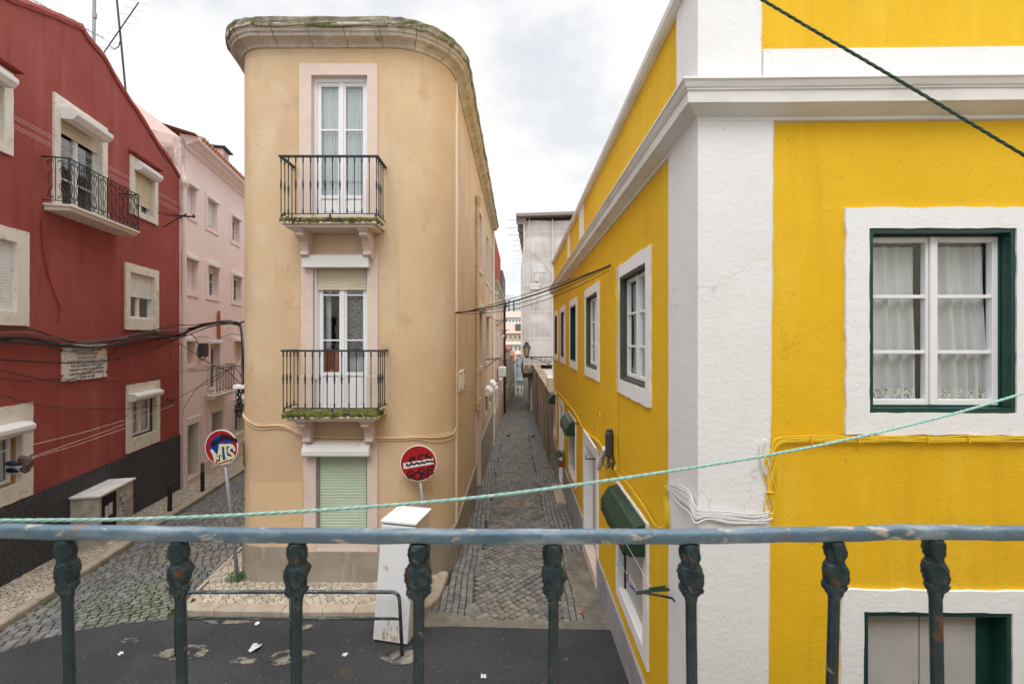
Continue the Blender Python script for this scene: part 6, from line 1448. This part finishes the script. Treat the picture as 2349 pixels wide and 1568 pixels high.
cable([RW(410, 405, -.1), RW(395, 382, -.1), RW(375, 362, -.1), RW(360, 335, -.12), RW(340, 300, -.1)], .010, 'cable', 'cable', 'black cable lying along the gable slope beside the pink house')
for k, (a, b) in enumerate((((25, 262), (409, 466)), ((25, 268), (409, 470)), ((25, 283), (409, 481)), ((25, 289), (409, 486)))):
    mb = MB(); mb.tube([RW(a[0], a[1], -.25), RW(b[0], b[1], -.25)], .0035, 4); tag(mb.build('washing_line', 'stone'), ('uppermost', 'second from top', 'third from top', 'lowest')[k] + ' of the four pale washing lines across the upper red wall', 'washing line', 'pale lines across the upper red wall')
for k, (a, b) in enumerate((((72, 1020), (290, 962)), ((72, 1048), (400, 928)), ((72, 1051), (290, 980)))):
    mb = MB(); mb.tube([RW(a[0], a[1], -.25), RW((a[0] + b[0]) / 2, (a[1] + b[1]) / 2 + 3, -.25), RW(b[0], b[1], -.25)], .0035, 4); tag(mb.build('washing_line', 'stone'), ('thin washing line climbing highest from the lower left window', 'long washing line reaching past the lower right red window', 'lowest thin washing line ending at the lower right window')[k], 'washing line', 'pale lines across the lower red wall')
mb = MB()
for (u, v, Y, u2, v2, Y2) in ((362, 488, 11.2, 447, 497, 10.0), (374, 521, 11.4, 428, 490, 10.3), (375, 494, 11.2, 446, 498, 10.0)): mb.tube([P(u, v, Y), P(u2, v2, Y2)], .014, 6)
mb.tube([P(444, 492, 10.02), P(444, 500, 10.02)], .02, 6); tag(mb.build('washing_bracket', 'ironblack'), 'dark triangular washing line bracket sticking out beside the upper red wall window', 'bracket')
mb = MB(); mb.tube([RW(373, 916, 0), P(400, 918, 10.9)], .014, 6); mb.tube([P(385, 912, 11.1), P(385, 921, 11.1)], .012, 5); tag(mb.build('washing_bracket', 'ironblack'), 'short dark washing line bracket beside the lower right red window', 'bracket')
cable([P(409, 786, 12.3), P(440, 806, 11.5), P(480, 832, 10), P(520, 850, 9), P(552, 880, 7.7)], .008, 'cable', 'cable', 'black cable descending across the pink house toward the beige corner box')
cable([RF(p0 + .05, -.08, -2.0), P(450, 893, 11), P(490, 864, 10), P(520, 850, 9), P(540, 845, 8.2), P(553, 862, 7.7), P(556, 885, 7.65)], .007, 'cable', 'cable', 'thin cable rising rightward over the pink house little balcony')
cable([P(410, 772, 12.2), P(440, 768, 11.5), P(455, 790, 11.3), P(452, 812, 11.2), P(466, 826, 11.1), P(474, 812, 11.1)], .012, 'cable', 'cable', 'looped black cable beside the small grey box on the pink wall')
mb = MB(); a, z = rw.uv(466, 800, -.1); mb.box(RF, a - .12, a + .16, -.2, -.03, z - .24, z + .18); tag(mb.build('cable_box', 'boxgrey', bevel=.02), 'small dark grey cable box hanging on the pink wall', 'junction box')
cable([RW(441, 775, -.1), RW(470, 772, -.1), RW(500, 778, -.1), RW(530, 765, -.1), RW(556, 770, -.1)], .010, 'cablegrey', 'cable', 'grey cable looping under the pink house middle windows')
cable([RW(420, 740, -.03), RW(424, 860, -.03), RW(424, 900, -.03), RW(421, 935, -.03)], .008, 'cablegrey', 'cable', 'thin grey cable hanging down the left edge of the pink wall')
mb = MB(); mb.prism(RF, [(-.03, .98), (-.07, .98), (-.08, .02), (-.02, .05)], ra(497), ra(500.5)); tag(mb.build('faded_flag', 'rustcloth'), 'faded orange strip of cloth hanging on the pink wall', 'cloth')
jb = thing('cable_cabinet', 'small weathered white box with tangled black cables on the beige left edge', 'junction box', P(549, 890, 7.62))
mb = MB(); c = P(549, 885, 7.62); mb.box(W0, c.x - .09, c.x + .12, 7.58, 7.78, c.z - .05, c.z + .02); mb.build('lid', 'oldwhite', jb, bevel=.01)
for k in range(9):
    x0 = 541 + ru(0, 14); pts_ = [P(x0, 889, 7.62)] + [P(548 + ru(-9, 8), 895 + 8 * j + ru(-4, 4), 7.62 + ru(-.03, .03)) for j in range(1, 7)] + [P(543 + ru(-3, 12), 950 + ru(-10, 12), 7.62)]
    mb = MB(); mb.tube(smooth_path(pts_, 5), .008, 5); mb.build('loose_cable', 'cable', jb, smooth=True)
mb = MB(); mb.tube([P(548, 741, 7.9), P(562, 737, 7.45)], .015, 6); tag(mb.build('cable_bracket', 'ironblack'), 'short dark iron bar holding the cables at the beige house corner', 'bracket')
# across the alley
A0 = P(1045, 718, 8.02); A1 = ya.F(ya.a_at(1405), -.03, ya.uv(1405, 608)[1])
def span(a, b, sag, n=12): return [a.lerp(b, t / n) + Vector((0, 0, -sag * 4 * (t / n) * (1 - t / n))) for t in range(n + 1)]
bundle('cable_span', 'black overhead cables strung across the alley to the yellow house', [(span(A0, A1, .10), .012, 'cable'), (span(A0 + Vector((0, 0, .02)), A1 + Vector((0, 0, -.02)), .16), .006, 'cable'), (span(A0, A1 + Vector((0, .08, -.06)), .20), .005, 'cable'), (span(P(1060, 717, 8.6), A1 + Vector((0, -.05, -.01)), .03), .006, 'cable')])
# cables painted with the yellow house
def yy(u, v, side=None, y=-.035):
    w_ = (yf if (u > 1598 if side is None else side) else ya); a, z = w_.uv(u, v, y); return yp.F(aC + a, y, z)
S_ = []
for k in range(9):
    o1 = ru(-6, 6); pts_ = [yy(1768 + ru(0, 14), 1192 + ru(-8, 8))] + [yy(1780 + 11 * math.sin(j * 1.2 + k * 1.9) + o1, 1165 - j * 36) for j in range(0, 4)] + [yy(1784 + o1 * .4, 1030 + o1), yy(1800 + o1, 1010 + o1)] + [yy(1850 + 62 * j, 1006 + 4.5 * math.sin(j * 1.1 + k * 1.7) + o1 * .5) for j in range(0, 10)]
    S_.append((pts_, ru(.003, .0048), 'cableyel'))
cl_ = [([yy(u, 998, y=-.05), yy(u + 2, 1016, y=-.05)], 'cableyel') for u in (1876, 1985, 2143, 2236)] + [([yy(1772, 1128, y=-.05), yy(1790, 1129, y=-.05)], 'cableyel')]
bundle('cable_bundle', 'yellow painted cables under the big window and down the white corner strip edge', S_, clamps=cl_)
S_ = []
for k in range(11):
    o1 = -12 + 24 * k / 10 + ru(-2, 2); S_.append(([yy(1783 + ru(-8, 5), 1186 + o1, y=-.05), yy(1740, 1192 + o1 * .8 + ru(-3, 3), y=-.035), yy(1690, 1188 + o1 + ru(-4, 4), y=-.05), yy(1640, 1180 + o1 * .8, y=-.05), yp.F(aC, -.05, -(396 + o1 * 1.5) * .00315), yy(1575, 1146 + o1 * 1.9, False, y=-.05), yy(1550, 1128 + o1 * 1.6, False, y=-.05), yy(1527, 1112 + o1 * .3, False)], ru(.0030, .0042), 'cablewhite'))
for k in range(3): S_.append(([yy(1773 - 3 * k, 1007, y=-.05), yy(1764 - 2 * k, 1035, y=-.05), yy(1766 - k, 1065, y=-.05), yy(1772, 1090, y=-.05)], .005, 'cablewhite'))
bundle('cable_bundle', 'white painted cables looping round the foot of the white corner strip', S_)
S_ = []
for k in range(8):
    o1 = ru(-4, 4); S_.append(([yy(1526 + o1, 1112, False), yy(1524 + o1, 1140, False), yy(1528 + o1 * 1.2, 1175, False), yy(1526 + o1, 1205 + o1, False), yy(1505 + o1, 1205 + o1, False), yy(1478, 1165 + o1, False), yy(1445, 1118 + o1, False), yy(1415 + o1, 1082 + o1, False)], ru(.004, .006), 'cableyel'))
for k in range(3):
    o1 = ru(-4, 4); S_.append(([yy(1412, 1075 + o1, False), yy(1372, 1012 + o1, False), yy(1340, 985 + o1, False), yy(1318, 945 + o1, False), yy(1300, 922 + o1, False), yy(1275, 893 + o1 * .5, False)], .012, 'cableyel'))
for k in range(2): S_.append(([yy(1412 + 4 * k, 612, False), yy(1410 + 4 * k, 660, False), yy(1414 + 3 * k, 700, False), yy(1411 + 4 * k, 850, False), yy(1409 + 4 * k, 1000, False), yy(1412 + 3 * k, 1080, False)], .006, 'cableyel'))
S_.append(([yy(1371, 1020, False), yy(1370, 960, False), yy(1373, 945, False), yy(1376, 960, False), yy(1374, 1040, False)], .008, 'cableyel'))
bundle('cable_bundle', 'yellow painted cables running along the alley side above the lower windows', S_)
jb = thing('junction_box', 'black cable junction cylinder with dangling wires on the yellow alley wall', 'junction box', yy(1398, 1045, False, y=-.1))
Lj = ya.F(ya.a_at(1398, -.10), -.10, 0); zt_, zb_ = ya.uv(1398, 985, -.1)[1], ya.uv(1398, 1045, -.1)[1]
mb = MB(); mb.lathe((Lj.x, Lj.y, zb_), [(.05, 0), (.058, .02), (.058, (zt_ - zb_) * .86), (.045, (zt_ - zb_) * .93), (.05, zt_ - zb_), (.02, zt_ - zb_ + .01)], 10); mb.build('case', 'boxgrey', jb)
for k in range(11):
    x = ru(-.05, .05); y = ru(-.06, .06); pts_ = [Vector((Lj.x + x, Lj.y + y, zb_ + .02))] + [Vector((Lj.x + x * 1.3 + ru(-.03, .03), Lj.y + y * 1.3 + ru(-.03, .03), zb_ - .055 * j)) for j in range(1, 4)]
    mb = MB(); mb.tube(smooth_path(pts_, 4), .006, 5); mb.build('loose_wire', 'cable' if k % 3 else 'cablegrey', jb, smooth=True)
mb = MB(); a = yy(1370, 1068, False, -.14); b = yy(1386, 1024, False, -.12); mb.tube([a, b], .045, 8); tag(mb.build('conduit_tube', 'cablewhite'), 'short dirty white tube slanting beside the black junction cylinder', 'conduit')
mb = MB(); a = yy(1339, 985, False, -.06); b = yy(1366, 1027, False, -.06); mb.tube([a, b], .022, 8); tag(mb.build('lintel_pipe', 'cablewhite'), 'white pipe lying along the top of the alley door surround', 'pipe')
# hook irons and washing bracket with pegs
for (u, v, lab) in ((1357, 1052, 'short black hook iron left of the alley door surround'), (1319, 971, 'farther short black hook iron beside the green window box')):
    mb = MB(); q = yy(u + 10, v, False, 0.0); e = yy(u + 10, v, False, 0.0) + Vector((-.17, 0, 0)); mb.tube([q, e, e + Vector((0, 0, .06))], .012, 6); tag(mb.build('hook', 'ironblack'), lab, 'hook')
wbk = thing('washing_bracket', 'folded green and black washing line bracket low on the yellow corner', 'bracket', P(1500, 1358, 3.6))
mb = MB(); mb.tube([P(1461, 1359, 3.55), P(1500, 1353, 3.6), P(1534, 1351, 3.66)], .014, 6); mb.tube([P(1490, 1349, 3.6), P(1526, 1344, 3.64)], .009, 6); mb.build('arm', 'greenbox', wbk)
mb = MB(); mb.tube([P(1472, 1358, 3.56), P(1520, 1366, 3.52), P(1542, 1371, 3.42), P(1548, 1379, 3.40)], .009, 6); mb.build('arm', 'ironblack', wbk)
mb = MB(); mb.tube([P(1463, 1356, 3.55), P(1440, 1318, 4.1), P(1421, 1290, 4.6)], .0015, 4); mb.tube([P(1497, 1352, 3.6), P(1462, 1290, 4.0), P(1430, 1235, 4.5)], .0015, 4); mb.build('line', 'cablewhite', wbk)
for (u, v, Y, mt, lab, d) in ((1423, 1293, 4.55, 'pegteal', 'teal clothes peg lying level on the line', (1, 0)), (1440, 1322, 4.08, 'pegblue', 'blue and orange clothes peg hanging upright on the line', (.1, -1)), (1451, 1347, 3.85, 'pegblue', 'blue clothes peg slanting on the line nearest the bracket', (.7, -.6))):
    pg = thing('clothes_peg', lab, 'clothes peg', P(u, v, Y), 'clothes pegs at the washing bracket'); c = P(u, v, Y); D = Vector((d[0], 0, d[1])).normalized(); Nn = Vector((-D.z, 0, D.x))
    for s_ in (-1, 1):
        mb = MB(); mb.tube([c - D * .035 + Nn * .002 * s_, c + Nn * .004 * s_, c + D * .042 + Nn * .012 * s_], .0045, 5); mb.build('half', mt if not (s_ == 1 and v == 1322) else 'pegorange', pg)
# lines inside the big window reflection are real ropes of this balcony
def rope(name, lab, pts, r, mat, pitch):
    sp = smooth_path(pts, 20); L0 = 0; P_ = [sp[0]]
    out_ = []; acc = 0; step = pitch / 6; prev = sp[0]; out_.append(prev.copy())
    for q in sp[1:]:
        d = (q - prev).length
        while acc + d >= step:
            t = (step - acc) / d; prev = prev.lerp(q, t); out_.append(prev.copy()); d = (q - prev).length; acc = 0
        acc += d; prev = q
    mb = MB(); n = len(out_)
    for s_ in range(3):
        pts_ = []
        for i in range(n):
            d = (out_[min(n - 1, i + 1)] - out_[max(0, i - 1)]).normalized(); a = d.cross(Vector((0, 0, 1))).normalized(); b = a.cross(d); t = i * 2 * math.pi / 18 + s_ * 2.094
            pts_.append(out_[i] + (a * math.cos(t) + b * math.sin(t)) * r * .52)
        mb.tube(pts_, r * .56, 6)
    return tag(mb.build(name, mat, smooth=True, recalc=False), lab, 'rope')
rope('rope', 'mint green twisted rope sagging just above the balcony rail', [P(-60, 1193, .70), P(0, 1193, .70), P(150, 1192, .705), P(300, 1190, .71), P(540, 1181, .73), P(870, 1160, .76), P(1174, 1131, .80), P(1530, 1081, .86), P(1780, 1040, .91), P(2000, 995, .96), P(2200, 945, 1.02), P(2349, 901, 1.07), P(2450, 870, 1.1)], .0029, 'rope1', .017)
rope('rope', 'dark green twisted rope slanting across the top right corner', [P(1640, -60, 1.0), P(1745, -2, .98), P(1875, 75, .96), P(2000, 148, .94), P(2174, 251, .92), P(2349, 356, .90), P(2440, 408, .88)], .0031, 'rope2', .018)

# ================================================================== THE BALCONY WE STAND ON
RY = .62
nr_ = thing('balcony_railing', 'near blue-green iron balcony railing with ornamented balusters', 'railing', (0, RY, -1.27))
def rail_v(u):
    pts_ = [(-400, 1212), (0, 1217), (600, 1227), (1174, 1230), (1600, 1229), (1850, 1225), (2100, 1219), (2349, 1222), (2800, 1226)]
    for (a, b), (c, d) in zip(pts_[:-1], pts_[1:]):
        if u <= c: return b + (d - b) * (u - a) / (c - a)
    return pts_[-1][1]
mb = MB(); pts_ = []; n = 260
for k in range(n + 1):
    u = -300 + 2950 * k / n; q = P(u, rail_v(u), RY); q.z += mnoise.noise(Vector((u * .012, 0, 0))) * .0012; pts_.append(q)
prof = [(1.0, 0), (.97, .45), (.80, .78), (.45, .97), (0, 1.0), (-.45, .97), (-.80, .78), (-.97, .45), (-1.0, 0), (-.97, -.5), (-.85, -.80), (-.5, -.86), (0, -.86), (.5, -.86), (.85, -.80), (.97, -.5)]
rings = []
for i, q in enumerate(pts_):
    ring = []
    for k, (a, b) in enumerate(prof):
        w_ = 1 + .035 * mnoise.noise(Vector((q.x * 40, a * 2, b * 2)))
        ring.append(mb.vert(q + Vector((0, a * .0095 * w_, b * .0095 * w_))))
    rings.append(ring)
m_ = len(prof)
for i in range(len(rings) - 1):
    for k in range(m_): mb.f.append([rings[i][k], rings[i][(k + 1) % m_], rings[i + 1][(k + 1) % m_], rings[i + 1][k]]); mb.mi.append(0)
mb.build('handrail', 'railpaint', nr_, smooth=True)
BP = [(0, 23), (8, 27), (22, 29), (34, 27), (42, 23), (48, 25), (56, 31), (66, 35), (80, 34), (92, 30), (98, 27), (104, 31), (112, 30), (120, 22), (128, 16), (136, 14.2), (400, 14.2), (700, 14), (1000, 14), (1500, 14)]
for (ut, ub, wo, wp) in ((152, 160, 71, 31), (412, 418, 64, 28), (682, 680, 63, 27), (961, 961, 66, 26), (1269, 1270, 59, 24), (1583, 1587, 65, 26), (1917, 1908, 70, 29), (2143, 2150, 73, 34), (-230, -240, 80, 34), (2560, 2575, 80, 38)):
    st = math.sqrt(1 + ((ut - U0) / 1000) ** 2); sc = wo / 76 / st; sp_ = wp / 28.4 / st
    ph = ru(0, 6); vt = rail_v(ut) + 15; q = P(ut, vt, RY); qb = P(ub, 1568, RY); dirv = (qb - q).normalized(); k_ = .00062
    lump = lambda t, h, ph=ph: (1 + (.10 * math.sin(3 * t + ph + h * 90) + .08 * math.sin(5 * t - ph * 2 + h * 160) + .07 * math.sin(9 * t + ph + h * 330)) * (1 if h < .078 else 0.0) * (0.3 if h < .004 else 1) + .01 * math.sin(7 * t + h * 60))
    fine = []
    for (h0, r0), (h1, r1) in zip(BP[:-1], BP[1:]):
        nn_ = 4 if h1 <= 136 else 3
        for j in range(nn_): t = j / nn_; fine.append((r0 + (r1 - r0) * (t * t * (3 - 2 * t)), h0 + (h1 - h0) * t))
    fine.append((14, 1500))
    mb = MB(); mb.lathe(q, [((r * sc if h < 126 else r * sp_) * k_, h * k_) for r, h in fine], 28, dirv, lump); mb.build('baluster', 'castiron', nr_, smooth=True)
mb = MB(); mb.box(W0, -1.2, 1.4, RY - .012, RY + .012, -1.235, -1.222); mb.build('bottom_rail', 'castiron', nr_)
mb = MB(); mb.box(W0, -1.25, 1.45, -.42, RY + .08, -1.40, -1.27); mb.build('floor_slab', 'stone', nr_, bevel=.01)
# the facade behind us (met only by reflections and by its shade)
own = thing('own_house', 'cream rendered house carrying the balcony, behind the viewpoint', 'house', (0, -.5, -4))
ow = Wall(9, -.44, -1, 0); hs = [(c - .5, c + .5, z, z + h_) for c in (1.5, 4.6, 8.9, 12.4, 15.5) for z, h_ in ((-3.2, 1.9), (-1.2, 2.1))]
mb = MB(); mb.sheet(ow.F, [0, 10, 20], -4.4, 1.6, 0, hs); mb.face([ow.F(0, 8, -4.4), ow.F(20, 8, -4.4), ow.F(20, 8, 1.6), ow.F(0, 8, 1.6)]); mb.face([ow.F(0, 0, 1.6), ow.F(20, 0, 1.6), ow.F(20, 8, 1.6), ow.F(0, 8, 1.6)])
mb.build('wall', 'palewall', own, recalc=False)
for o in hs:
    i = inset(o, .1, .1, .1, .1); s = surround(own, ow.F, o, i, .03, .15, 'stone'); sash(s, ow.F, i, .08, rows=(.5,)); room(s, ow.F, i, .14)
